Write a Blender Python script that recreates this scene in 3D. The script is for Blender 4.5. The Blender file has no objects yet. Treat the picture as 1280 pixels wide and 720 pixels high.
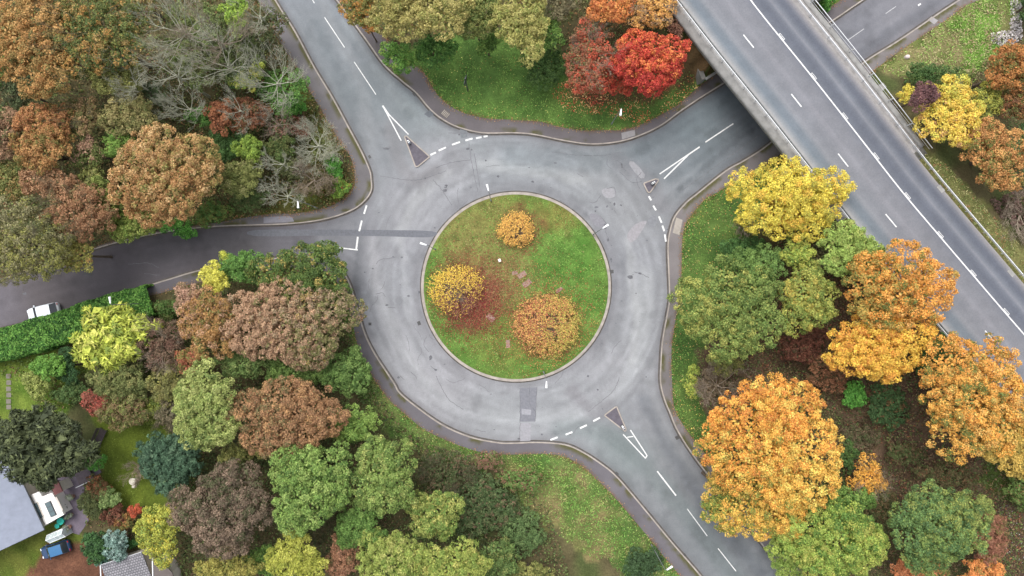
import bpy, bmesh, math, random
import numpy as np
from mathutils import Vector
from mathutils.geometry import delaunay_2d_cdt
PI = math.pi
S = bpy.context.scene
COL = S.collection
CAMH = 85.3333
random.seed(7)

# ---------------------------------------------------------------- measuring
def P(px, py, z=0.0):
    """place seen at (px, py) on the drone photo, for a point z metres up"""
    k = (CAMH - z) / CAMH * 0.1
    return ((px - 640) * k, (360 - py) * k)

def lin(c):
    return tuple(((v / 255) / 12.92 if v <= 10 else ((v / 255 + .055) / 1.055) ** 2.4) for v in c)
def lina(a):
    a = np.asarray(a, dtype=float) / 255
    return np.where(a <= .04045, a / 12.92, ((a + .055) / 1.055) ** 2.4)

KG = 0.62      # photographed brightness -> base colour of ground surfaces
KL = 0.92      # same for foliage

def leafc(c):
    c = lina(c); g = c @ np.array([.3, .55, .15])
    s = ((c.max(-1) - c.min(-1)) / (c.max(-1) + 1e-6))[..., None] ** 3
    f = np.array([1.1, 1.1, 1.1]) * (1 - s) + np.array([1.12, 1.20, .84]) * s
    return np.clip((c * .88 + g[..., None] * .12) ** .92 * f * KL, 0, .86)

def smooth(pts, n=8, closed=False):
    pts = [tuple(p) for p in pts]
    out = []
    m = len(pts)
    rng = range(m) if closed else range(m - 1)
    for i in rng:
        if closed:
            p0, p1, p2, p3 = pts[i - 1], pts[i], pts[(i + 1) % m], pts[(i + 2) % m]
        else:
            p1, p2 = pts[i], pts[i + 1]
            p0 = pts[i - 1] if i > 0 else (2 * p1[0] - p2[0], 2 * p1[1] - p2[1])
            p3 = pts[i + 2] if i + 2 < m else (2 * p2[0] - p1[0], 2 * p2[1] - p1[1])
        for j in range(n):
            t = j / n
            out.append(tuple(0.5 * ((2 * b) + (-a + c) * t + (2 * a - 5 * b + 4 * c - d) * t * t + (-a + 3 * b - 3 * c + d) * t ** 3)
                             for a, b, c, d in zip(p0, p1, p2, p3)))
    if not closed:
        out.append(pts[-1])
    return out

def noise2(x, y, scale, seed=0, octs=3):
    x = np.asarray(x, float) / scale; y = np.asarray(y, float) / scale
    out = np.zeros_like(x); amp = 1.0; tot = 0
    for o in range(octs):
        xi = np.floor(x).astype(np.int64); yi = np.floor(y).astype(np.int64)
        fx = x - xi; fy = y - yi
        fx = fx * fx * (3 - 2 * fx); fy = fy * fy * (3 - 2 * fy)
        def h(a, b):
            n = (a * 374761393 + b * 668265263 + (seed + o * 17) * 1442695041) & 0x7fffffff
            n = (n ^ (n >> 13)) * 1274126177 & 0x7fffffff
            return ((n ^ (n >> 16)) & 0xffff) / 65535.0
        v = (h(xi, yi) * (1 - fx) + h(xi + 1, yi) * fx) * (1 - fy) + (h(xi, yi + 1) * (1 - fx) + h(xi + 1, yi + 1) * fx) * fy
        out += v * amp; tot += amp; amp *= .5; x = x * 2.03 + 11.3; y = y * 2.03 + 5.7
    return out / tot

def inpoly(x, y, poly):
    x = np.asarray(x, float); y = np.asarray(y, float)
    r = np.zeros(x.shape, bool)
    n = len(poly)
    for i in range(n):
        x1, y1 = poly[i][:2]; x2, y2 = poly[(i + 1) % n][:2]
        if y1 == y2: continue
        c = ((y1 > y) != (y2 > y)) & (x < (x2 - x1) * (y - y1) / (y2 - y1) + x1)
        r ^= c
    return r

def distline(x, y, line):
    x = np.asarray(x, float); y = np.asarray(y, float)
    d = np.full(x.shape, 1e9)
    for (x1, y1), (x2, y2) in zip(line[:-1], line[1:]):
        dx, dy = x2 - x1, y2 - y1
        L = dx * dx + dy * dy
        if L < 1e-9: continue
        t = np.clip(((x - x1) * dx + (y - y1) * dy) / L, 0, 1)
        d = np.minimum(d, np.hypot(x - x1 - t * dx, y - y1 - t * dy))
    return d

def PP(pts, z=0.0):
    return [P(a, b, z) for a, b in pts]

# ---------------------------------------------------------------- objects
def tag(o, label=None, cat=None, group=None, kind=None):
    if label: o['label'] = label
    if cat: o['category'] = cat
    if group: o['group'] = group
    if kind: o['kind'] = kind
    return o

def empty(name, loc, rz=0.0, label=None, cat=None, group=None):
    o = bpy.data.objects.new(name, None)
    o.empty_display_size = .3
    COL.objects.link(o)
    o.location = loc; o.rotation_euler = (0, 0, rz)
    return tag(o, label, cat, group)

def obj(name, me, mat, parent=None, smooth_=False):
    if mat is not None and not me.materials: me.materials.append(mat)
    o = bpy.data.objects.new(name, me)
    COL.objects.link(o)
    if parent is not None: o.parent = parent
    if smooth_:
        me.polygons.foreach_set('use_smooth', np.ones(len(me.polygons), bool))
    return o

def np_mesh(name, V, F, col=None):
    """V (n,3), F (m,k) all faces same size"""
    me = bpy.data.meshes.new(name)
    V = np.ascontiguousarray(V, dtype=np.float32); F = np.ascontiguousarray(F, dtype=np.int32)
    m, k = F.shape
    me.vertices.add(len(V)); me.vertices.foreach_set('co', V.ravel())
    me.loops.add(m * k); me.loops.foreach_set('vertex_index', F.ravel())
    me.polygons.add(m)
    me.polygons.foreach_set('loop_start', np.arange(0, m * k, k, dtype=np.int32))
    me.polygons.foreach_set('loop_total', np.full(m, k, dtype=np.int32))
    if col is not None:
        a = me.attributes.new('tint', 'FLOAT_COLOR', 'POINT')
        c = np.ones((len(V), 4), np.float32); c[:, :3] = col
        a.data.foreach_set('color', c.ravel())
    me.update(calc_edges=True)
    return me

class MB:
    def __init__(s): s.v = []; s.f = []
    def add(s, vs, fs):
        b = len(s.v); s.v += [tuple(v) for v in vs]; s.f += [tuple(i + b for i in f) for f in fs]; return s
    def box(s, cx, cy, cz, sx, sy, sz, rz=0.0, taper=1.0):
        c, n = math.cos(rz), math.sin(rz); vs = []
        for dz, k in ((-.5, 1), (.5, taper)):
            for dx, dy in ((-.5, -.5), (.5, -.5), (.5, .5), (-.5, .5)):
                x, y = dx * sx * k, dy * sy * k
                vs.append((cx + x * c - y * n, cy + x * n + y * c, cz + dz * sz))
        return s.add(vs, [(3, 2, 1, 0), (4, 5, 6, 7), (0, 1, 5, 4), (1, 2, 6, 5), (2, 3, 7, 6), (3, 0, 4, 7)])
    def tube(s, pts, rad, n=8, cap=True):
        pts = [Vector(p) for p in pts]
        if not hasattr(rad, '__len__'): rad = [rad] * len(pts)
        vs = []; fs = []
        for i, p in enumerate(pts):
            d = (pts[min(i + 1, len(pts) - 1)] - pts[max(i - 1, 0)]).normalized()
            a = d.orthogonal().normalized() if abs(d.z) < .9 else Vector((1, 0, 0))
            a = (a - d * a.dot(d)).normalized(); b = d.cross(a)
            for k in range(n):
                t = 2 * PI * k / n
                vs.append(p + (a * math.cos(t) + b * math.sin(t)) * rad[i])
        for i in range(len(pts) - 1):
            for k in range(n):
                fs.append((i * n + k, i * n + (k + 1) % n, (i + 1) * n + (k + 1) % n, (i + 1) * n + k))
        if cap:
            fs.append(tuple(range(n))[::-1]); fs.append(tuple((len(pts) - 1) * n + k for k in range(n)))
        return s.add(vs, fs)
    def prism(s, poly, z0, z1):
        """poly counter-clockwise or not, extruded"""
        n = len(poly)
        a = sum(poly[i][0] * poly[(i + 1) % n][1] - poly[(i + 1) % n][0] * poly[i][1] for i in range(n))
        if a < 0: poly = poly[::-1]
        vs = [(p[0], p[1], z0) for p in poly] + [(p[0], p[1], z1) for p in poly]
        fs = [tuple(range(n))[::-1], tuple(range(n, 2 * n))] + [(i, (i + 1) % n, n + (i + 1) % n, n + i) for i in range(n)]
        return s.add(vs, fs)
    def sheet(s, poly, z):
        n = len(poly)
        a = sum(poly[i][0] * poly[(i + 1) % n][1] - poly[(i + 1) % n][0] * poly[i][1] for i in range(n))
        if a < 0: poly = poly[::-1]
        return s.add([(p[0], p[1], z) for p in poly], [tuple(range(n))])
    def ribbon(s, line, w, z, w2=None, closed=False):
        """flat strip along a line; offsets from -w/2 to w/2"""
        L, R = offset(line, w / 2, closed), offset(line, -w / 2, closed)
        n = len(line)
        vs = [(p[0], p[1], z) for p in L] + [(p[0], p[1], z) for p in R]
        fs = [(n + i, n + i + 1, i + 1, i) for i in range(n - 1)]
        if closed: fs.append((2 * n - 1, n, 0, n - 1))
        return s.add(vs, fs)
    def build(s, name, mat, parent=None, bevel=0.0, sm=False):
        me = bpy.data.meshes.new(name); me.from_pydata(s.v, [], s.f); me.update()
        o = obj(name, me, mat, parent, sm)
        if bevel:
            m = o.modifiers.new('bevel', 'BEVEL'); m.width = bevel; m.segments = 2; m.limit_method = 'ANGLE'
        return o

def offset(line, d, closed=False):
    """shift a 2-D line sideways (d > 0: to its left)"""
    out = []; n = len(line)
    for i in range(n):
        if closed: a, b = line[i - 1], line[(i + 1) % n]
        else: a, b = line[max(i - 1, 0)], line[min(i + 1, n - 1)]
        dx, dy = b[0] - a[0], b[1] - a[1]; L = math.hypot(dx, dy) or 1
        out.append((line[i][0] - dy / L * d, line[i][1] + dx / L * d))
    return out

def resample(line, step):
    out = [line[0]]; acc = 0.0
    for (x1, y1), (x2, y2) in zip(line[:-1], line[1:]):
        L = math.hypot(x2 - x1, y2 - y1)
        if L < 1e-9: continue
        t = step - acc
        while t <= L:
            out.append((x1 + (x2 - x1) * t / L, y1 + (y2 - y1) * t / L)); t += step
        acc = (acc + L) % step
    return out

# ---------------------------------------------------------------- materials
def newmat(name):
    m = bpy.data.materials.new(name); m.use_nodes = True
    nt = m.node_tree; b = nt.nodes['Principled BSDF']
    return m, nt, b
def N(nt, t, **kw):
    n = nt.nodes.new(t)
    for k, v in kw.items(): setattr(n, k, v)
    return n
def mixc(nt, fac, a, b, mode='MIX'):
    n = N(nt, 'ShaderNodeMix', data_type='RGBA', blend_type=mode)
    for key, v in ((0, fac), (6, a), (7, b)):
        if isinstance(v, (int, float)): n.inputs[key].default_value = v
        elif isinstance(v, tuple): n.inputs[key].default_value = (*v[:3], 1)
        else: nt.links.new(v, n.inputs[key])
    return n.outputs[2]
def noise_node(nt, scale, detail=4, rough=.6, vec=None):
    n = N(nt, 'ShaderNodeTexNoise'); n.inputs['Scale'].default_value = scale
    n.inputs['Detail'].default_value = detail; n.inputs['Roughness'].default_value = rough
    if vec is None:
        g = N(nt, 'ShaderNodeNewGeometry'); vec = g.outputs['Position']
    nt.links.new(vec, n.inputs['Vector'])
    return n
def ramp(nt, src, lo, hi, a=0.0, b=1.0):
    n = N(nt, 'ShaderNodeMapRange'); nt.links.new(src, n.inputs[0])
    n.inputs[1].default_value = lo; n.inputs[2].default_value = hi
    n.inputs[3].default_value = a; n.inputs[4].default_value = b
    return n.outputs[0]
def bump(nt, b, h, strength, dist):
    n = N(nt, 'ShaderNodeBump'); n.inputs['Strength'].default_value = strength; n.inputs['Distance'].default_value = dist
    nt.links.new(h, n.inputs['Height']); nt.links.new(n.outputs[0], b.inputs['Normal'])

def mat_plain(name, c, rough=.6, var=.12, scale=3.0, metal=0.0, bmp=0.0, spec=.4):
    """one base colour broken up by world-scale noise"""
    m, nt, b = newmat(name)
    c = tuple(c)
    nz = noise_node(nt, scale, 5)
    v = ramp(nt, nz.outputs[0], .3, .7, 1 - var, 1 + var)
    hv = N(nt, 'ShaderNodeVectorMath', operation='SCALE'); hv.inputs[0].default_value = c
    nt.links.new(v, hv.inputs['Scale'])
    nt.links.new(hv.outputs[0], b.inputs['Base Color'])
    b.inputs['Roughness'].default_value = rough; b.inputs['Metallic'].default_value = metal
    b.inputs['Specular IOR Level'].default_value = spec
    if bmp: bump(nt, b, nz.outputs[0], .5, bmp)
    return m

def mat_tint(name, fine=14.0, var=.22, big=.35, bvar=.10, rough=.9, bmp=.01, spec=.25, speck=None):
    """base colour from the surface's own colour attribute, with grain"""
    m, nt, b = newmat(name)
    at = N(nt, 'ShaderNodeAttribute', attribute_name='tint')
    n1 = noise_node(nt, fine, 6, .7); n2 = noise_node(nt, big, 4, .6)
    v1 = ramp(nt, n1.outputs[0], .25, .75, 1 - var, 1 + var)
    v2 = ramp(nt, n2.outputs[0], .3, .7, 1 - bvar, 1 + bvar)
    mu = N(nt, 'ShaderNodeMath', operation='MULTIPLY'); nt.links.new(v1, mu.inputs[0]); nt.links.new(v2, mu.inputs[1])
    hv = N(nt, 'ShaderNodeVectorMath', operation='SCALE'); nt.links.new(at.outputs['Color'], hv.inputs[0]); nt.links.new(mu.outputs[0], hv.inputs['Scale'])
    c = hv.outputs[0]
    if speck:
        n3 = noise_node(nt, speck[0], 2, .5); f = ramp(nt, n3.outputs[0], speck[1], speck[1] + .05)
        c = mixc(nt, f, c, speck[2])
    nt.links.new(c, b.inputs['Base Color'])
    b.inputs['Roughness'].default_value = rough; b.inputs['Specular IOR Level'].default_value = spec
    if bmp: bump(nt, b, n1.outputs[0], .6, bmp)
    return m

def mat_leaf(name, trans=.3, rough=.7):
    m, nt, b = newmat(name)
    at = N(nt, 'ShaderNodeAttribute', attribute_name='tint')
    nz = noise_node(nt, 9.0, 2)
    v = ramp(nt, nz.outputs[0], .3, .7, .84, 1.16)
    hv = N(nt, 'ShaderNodeVectorMath', operation='SCALE'); nt.links.new(at.outputs['Color'], hv.inputs[0]); nt.links.new(v, hv.inputs['Scale'])
    nt.links.new(hv.outputs[0], b.inputs['Base Color'])
    b.inputs['Roughness'].default_value = rough; b.inputs['Specular IOR Level'].default_value = .25
    t = N(nt, 'ShaderNodeBsdfTranslucent'); nt.links.new(hv.outputs[0], t.inputs['Color'])
    mx = N(nt, 'ShaderNodeMixShader'); mx.inputs[0].default_value = trans
    out = nt.nodes['Material Output']
    nt.links.new(b.outputs[0], mx.inputs[1]); nt.links.new(t.outputs[0], mx.inputs[2]); nt.links.new(mx.outputs[0], out.inputs['Surface'])
    return m

M = {}
M['ground'] = mat_tint('ground_cover', 5, .5, .5, .15, .95, .05, .1)
M['grass'] = mat_tint('grass_turf', 5, .55, .9, .25, .95, .04, .1)
M['asphalt'] = mat_tint('asphalt', 7, .15, .8, .07, .95, .004, .12)
M['paving'] = mat_tint('pavement_asphalt', 10, .13, .5, .08, .9, .006, .25)
M['kerb'] = mat_plain('kerb_concrete', [v * KG for v in lin((188, 178, 168))], .85, .25, 1.3)
M['kerb_d'] = mat_plain('gutter_grime', [v * KG for v in lin((104, 98, 92))], .9, .35, 1.6)
M['paint'] = mat_plain('road_paint', (.62, .62, .61), .7, .2, 4)
M['paint_worn'] = mat_plain('worn_road_paint', (.38, .38, .39), .7, .2, 5)
M['concrete'] = mat_plain('weathered_concrete', [v * KG for v in lin((178, 176, 172))], .9, .22, 1.2, bmp=.004)
M['dark_concrete'] = mat_plain('stained_concrete', [v * KG for v in lin((160, 158, 152))], .9, .3, 1.0, bmp=.004)
M['rail_shadow'] = mat_plain('shadow_gap_rail', (.16, .17, .17), .6, .15, 4, .1)  # dark tone is the parapet's shadow gap, put into the rail colour
M['column'] = mat_plain('lamp_column_steel', (.22, .23, .24), .6, .1, 4, .1)
M['galv'] = mat_plain('galvanised_steel', (.55, .56, .57), .5, .1, 4, .25)
M['steel_white'] = mat_plain('pale_steel', (.58, .59, .60), .5, .08, 4, .1)
M['steel_dark'] = mat_plain('dark_steel', (.06, .065, .07), .5, .2, 4, .2)
M['lamp_white'] = mat_plain('lantern_shell', (.74, .75, .76), .4, .03, 4)
M['bark'] = mat_plain('bark', (.10, .075, .055), .95, .4, 5, bmp=.02)
M['twig_pale'] = mat_plain('pale_bark', [v * KG * .75 for v in lin((236, 236, 210))], .9, .25, 3)
M['twig_olive'] = mat_plain('olive_bark', [v * KG * .7 for v in lin((150, 142, 112))], .9, .25, 3)
M['twig_brown'] = mat_plain('brown_bark', [v * KG * .8 for v in lin((200, 182, 160))], .9, .25, 3)
M['leaf'] = mat_leaf('leaves')
M['needle'] = mat_leaf('needles', .1, .7)
M['litter'] = mat_leaf('fallen_leaf', .1, .8)
# ================================================================ layout (traced from the photograph, ground level)
N_kerb = [(330, -150), (352, -90), (420, 0), (440, 27), (457, 50), (480, 82), (502, 90 + 12), (520, 117), (537, 137), (553, 150), (573, 160), (603, 167), (640, 167), (667, 169), (707, 177), (740, 181), (773, 178), (800, 170), (827, 157), (853, 138), (893, 112), (940, 84), (1000, 50), (1040, 27), (1080, 0), (1200, -80), (1500, -280)]
N_out = [(358, -170), (390, -90), (450, 0), (468, 27), (484, 50), (503, 72), (527, 88), (537, 103), (550, 122), (570, 137), (600, 147), (640, 150), (673, 152), (693, 157), (723, 163), (757, 163), (780, 162), (803, 155), (827, 143), (850, 129), (880, 103), (925, 72), (985, 38), (1028, 12), (1057, -4), (1180, -95), (1480, -300)]
E_kerb = [(1540, -200), (1300, -65), (1190, 5), (1160, 25), (1120, 52), (1080, 77), (1040, 110), (1000, 144), (960, 180), (930, 200), (907, 213), (873, 240), (857, 253), (843, 270), (837, 287), (834, 307), (835, 340), (836, 373), (833, 393), (827, 427), (825, 457), (825, 480), (830, 500), (837, 517), (847, 540), (872, 578), (930, 652), (970, 705), (1020, 775), (1100, 890), (1200, 1040)]
E_out = [(1560, -175), (1320, -40), (1212, 5), (1190, 20), (1160, 40), (1123, 65), (1092, 88), (1055, 120), (1015, 155), (975, 193), (945, 212), (922, 225), (897, 240), (880, 250), (867, 265), (857, 280), (853, 297), (852, 323), (851, 357), (847, 383), (842, 413), (839, 440), (840, 480), (843, 510), (853, 530), (870, 553), (893, 580), (950, 645), (990, 697), (1042, 768), (1122, 880), (1222, 1030)]
S_kerb = [(1060, 1040), (960, 860), (900, 752), (877, 720), (840, 677), (807, 637), (773, 597), (753, 580), (730, 565), (707, 555), (673, 552), (640, 553), (620, 552), (587, 545), (553, 530), (520, 507), (500, 490), (493, 478), (470, 443), (457, 417), (448, 387), (436, 350), (418, 330), (385, 320), (330, 324), (290, 330), (247, 338), (213, 348), (180, 358), (140, 371), (100, 383), (50, 398), (0, 411), (-100, 432), (-300, 470)]
S_out = [(1030, 1055), (930, 870), (870, 752), (850, 720), (827, 692), (807, 667), (773, 627), (750, 603), (727, 582), (707, 571), (683, 567), (640, 568), (607, 566), (570, 555), (533, 538), (513, 523), (487, 500), (472, 480), (467, 473), (448, 433), (440, 400), (430, 370), (415, 345), (385, 336), (330, 338), (290, 346), (247, 354), (220, 361), (195, 368), (145, 378), (100, 388), (50, 402), (0, 415), (-100, 436), (-300, 474)]
W_kerb = [(-320, 395), (-100, 365), (0, 350), (50, 335), (100, 318), (150, 303), (205, 291), (267, 284), (320, 282), (353, 281), (387, 278), (417, 272), (443, 262), (458, 250), (465, 238), (465, 225), (463, 213), (453, 190), (437, 160), (417, 123), (393, 83), (370, 40), (345, 0), (300, -80), (262, -150)]
W_out = [(-320, 392), (-100, 362), (0, 347), (50, 332), (100, 315), (150, 299), (205, 287), (267, 279), (320, 270), (345, 267), (370, 267), (407, 260), (428, 250), (438, 241), (444, 228), (440, 200), (427, 180), (413, 157), (393, 123), (373, 90), (347, 47), (322, 0), (278, -80), (240, -150)]
sk = lambda pts, n=5: PP(smooth(pts, n))
Nk, No, Ek, Eo, Sk, So, Wk, Wo = [sk(q) for q in (N_kerb, N_out, E_kerb, E_out, S_kerb, S_out, W_kerb, W_out)]
hard = No + Eo + So + Wo                   # outer edge of everything paved
ISL_C = P(645, 358.5); ISL_R = 11.85
circle = lambda c, r, n=96: [(c[0] + r * math.cos(2 * PI * i / n), c[1] + r * math.sin(2 * PI * i / n)) for i in range(n)]

# overpass centre line, deck level
DZ = 6.5
oc = [(560, -520), (700, -310), (790, -190), (865, -94), (900, -49), (938, 0), (960, 28), (1017, 98.5), (1070, 166), (1126.7, 238.5), (1173, 293.5), (1220, 348.5), (1280, 418), (1345, 490), (1450, 600), (1650, 790)]
OC = resample(PP(smooth(oc, 10), DZ), 1.0)
OCn = np.array(OC)
def lateral(x, y):
    """signed distance from the overpass centre line (east positive) """
    x = np.asarray(x, float); y = np.asarray(y, float)
    best = np.full(x.shape, 1e9); sg = np.zeros(x.shape)
    L = OC[::3]
    for (x1, y1), (x2, y2) in zip(L[:-1], L[1:]):
        dx, dy = x2 - x1, y2 - y1; LL = dx * dx + dy * dy
        t = np.clip(((x - x1) * dx + (y - y1) * dy) / LL, 0, 1)
        ex, ey = x - x1 - t * dx, y - y1 - t * dy
        d = np.hypot(ex, ey); cr = dx * (y - y1) - dy * (x - x1)
        m = d < best
        best = np.where(m, d, best); sg = np.where(m, np.where(cr > 0, 1.0, -1.0), sg)
    return best * sg
# abutment faces: lines a little behind the underpass footways
AS0, AS1 = P(955, 222), P(1100, 92)      # south-east side
AN0, AN1 = P(868, 103), P(1030, 0)       # north-west side
def beyond(x, y, a, b):
    dx, dy = b[0] - a[0], b[1] - a[1]; L = math.hypot(dx, dy)
    return (dx * (np.asarray(y) - a[1]) - dy * (np.asarray(x) - a[0])) / L
def hill(x, y):
    """height of the embankments carrying the overpass"""
    d = lateral(x, y)
    ex = np.where(d > 0, np.abs(d) - 5.6, np.abs(d) - 7.7)
    h = 6.33 - np.maximum(ex, 0) / 1.9
    s = -beyond(x, y, AS0, AS1); n = beyond(x, y, AN0, AN1)
    far = np.maximum(s, n)
    lim = np.where(ex > 0, far * .8, 1e3)
    h = np.minimum(h, lim)
    h = np.where(far > .35, h, 0)
    return np.clip(h, 0, 6.33)

# ================================================================ tessellated sheets
def tess(name, outer, mat, step, zf, cf, holes=(), keep=None, skirt=None, extra=None, bound=None):
    allc = [outer] + list(holes)
    pts = []; edges = []
    for lp in allc:
        b = len(pts); m = len(lp)
        pts += [Vector(p) for p in lp]
        edges += [(b + i, b + (i + 1) % m) for i in range(m)]
    nb = len(outer)
    xs = [p[0] for p in outer]; ys = [p[1] for p in outer]
    x0, x1, y0, y1 = bound or (min(xs), max(xs), min(ys), max(ys))
    gx, gy = np.meshgrid(np.arange(x0, x1, step), np.arange(y0, y1, step))
    gx[1::2] += step / 2
    gx = gx.ravel(); gy = gy.ravel()
    rs = np.random.RandomState(3)
    gx = gx + rs.uniform(-.12, .12, gx.shape) * step; gy = gy + rs.uniform(-.12, .12, gy.shape) * step
    ins = inpoly(gx, gy, outer)
    for h in holes: ins &= ~inpoly(gx, gy, h)
    gx, gy = gx[ins], gy[ins]
    near = np.zeros(gx.shape, bool)
    for lp in allc:
        near |= distline(gx, gy, list(lp) + [lp[0]]) < step * .35
    gx, gy = gx[~near], gy[~near]
    pts += [Vector((float(a), float(b))) for a, b in zip(gx, gy)]
    if extra is not None: pts += [Vector(p) for p in extra]
    ov, oe, of, _, _, _ = delaunay_2d_cdt(pts, edges, [], 0, 1e-5)
    V = np.array([(v[0], v[1]) for v in ov]); F = np.array([f for f in of if len(f) == 3])
    c = V[F].mean(axis=1)
    ok = inpoly(c[:, 0], c[:, 1], outer)
    for h in holes: ok &= ~inpoly(c[:, 0], c[:, 1], h)
    F = F[ok]
    a = V[F]; cr = (a[:, 1, 0] - a[:, 0, 0]) * (a[:, 2, 1] - a[:, 0, 1]) - (a[:, 1, 1] - a[:, 0, 1]) * (a[:, 2, 0] - a[:, 0, 0])
    F[cr < 0] = F[cr < 0][:, ::-1]
    z = zf(V[:, 0], V[:, 1])
    V3 = np.column_stack([V, z])
    col = cf(V[:, 0], V[:, 1])
    if skirt is not None:                       # vertical edge down to z = skirt
        m = len(outer)
        o = np.array(outer)
        zt = zf(o[:, 0], o[:, 1])
        b = len(V3)
        V3 = np.vstack([V3, np.column_stack([o, zt]), np.column_stack([o, np.full(m, skirt)])])
        cc = cf(o[:, 0], o[:, 1]); col = np.vstack([col, cc, cc])
        i = np.arange(m); j = (i + 1) % m
        F = np.vstack([F, np.column_stack([b + i, b + m + i, b + j]), np.column_stack([b + j, b + m + i, b + m + j])])
    me = np_mesh(name, V3, F, col)
    o = obj(name, me, mat)
    o['kind'] = 'structure'
    return o

def blend(x, y, anchors, power=3):
    """soft patchwork of colours: anchors (px, py, weight, rgb)"""
    w = 0; c = 0
    for ax, ay, k, rgb in anchors:
        wx, wy = P(ax, ay)
        ww = k / (np.hypot(x - wx, y - wy) ** power + 3)
        w = w + ww; c = c + ww[:, None] * lina(rgb)
    return c / w[:, None]

def stroke(x, y, col, line, width, rgb, amt, soft=1.0, wob=0):
    d = distline(x, y, line)
    if wob: d = d + (noise2(x, y, 1.2, 5) - .5) * wob
    f = np.clip((width / 2 + soft - d) / soft, 0, 1) * amt
    return col * (1 - f[:, None]) + lina(rgb) * f[:, None]

# ---- road colour: asphalt grades and tyre-polished tracks
road_anchor = [
    (380, -60, 3, (147, 152, 158)), (440, 60, 3, (147, 153, 158)), (470, 110, 3, (144, 151, 155)), (520, 130, 2, (147, 155, 158)), (460, 180, 3, (153, 157, 161)),
    (620, 190, 3, (159, 163, 167)), (560, 210, 3, (169, 170, 174)), (520, 260, 3, (169, 170, 174)), (480, 300, 3, (161, 162, 167)), (480, 360, 3, (165, 167, 172)), (500, 430, 3, (169, 170, 174)),
    (560, 480, 3, (173, 173, 177)), (620, 510, 3, (171, 173, 176)), (700, 500, 3, (169, 171, 174)), (760, 470, 3, (173, 174, 178)), (800, 400, 3, (164, 166, 170)), (790, 330, 3, (159, 161, 166)),
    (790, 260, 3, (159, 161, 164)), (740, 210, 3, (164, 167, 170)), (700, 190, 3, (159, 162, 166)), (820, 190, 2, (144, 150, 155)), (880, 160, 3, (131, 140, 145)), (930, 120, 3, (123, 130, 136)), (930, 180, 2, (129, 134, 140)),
    (1060, 40, 3, (141, 142, 149)), (1140, 20, 3, (147, 147, 153)), (1250, -60, 3, (147, 147, 153)),
    (800, 520, 3, (153, 155, 159)), (780, 560, 2, (145, 152, 153)), (850, 600, 3, (146, 149, 152)), (900, 670, 3, (141, 145, 148)), (980, 780, 3, (141, 145, 148)),
    (420, 300, 2, (143, 144, 149)), (360, 296, 3, (128, 126, 132)), (300, 305, 3, (119, 116, 119)), (230, 320, 4, (111, 107, 111)), (150, 340, 4, (110, 105, 109)), (60, 370, 4, (115, 109, 111)), (0, 385, 3, (129, 124, 130)), (-100, 400, 3, (121, 116, 122))]
def arc(r, a0, a1, n=40):
    return [(ISL_C[0] + r * math.cos(math.radians(a0 + (a1 - a0) * i / n)), ISL_C[1] + r * math.sin(math.radians(a0 + (a1 - a0) * i / n))) for i in range(n + 1)]
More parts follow.
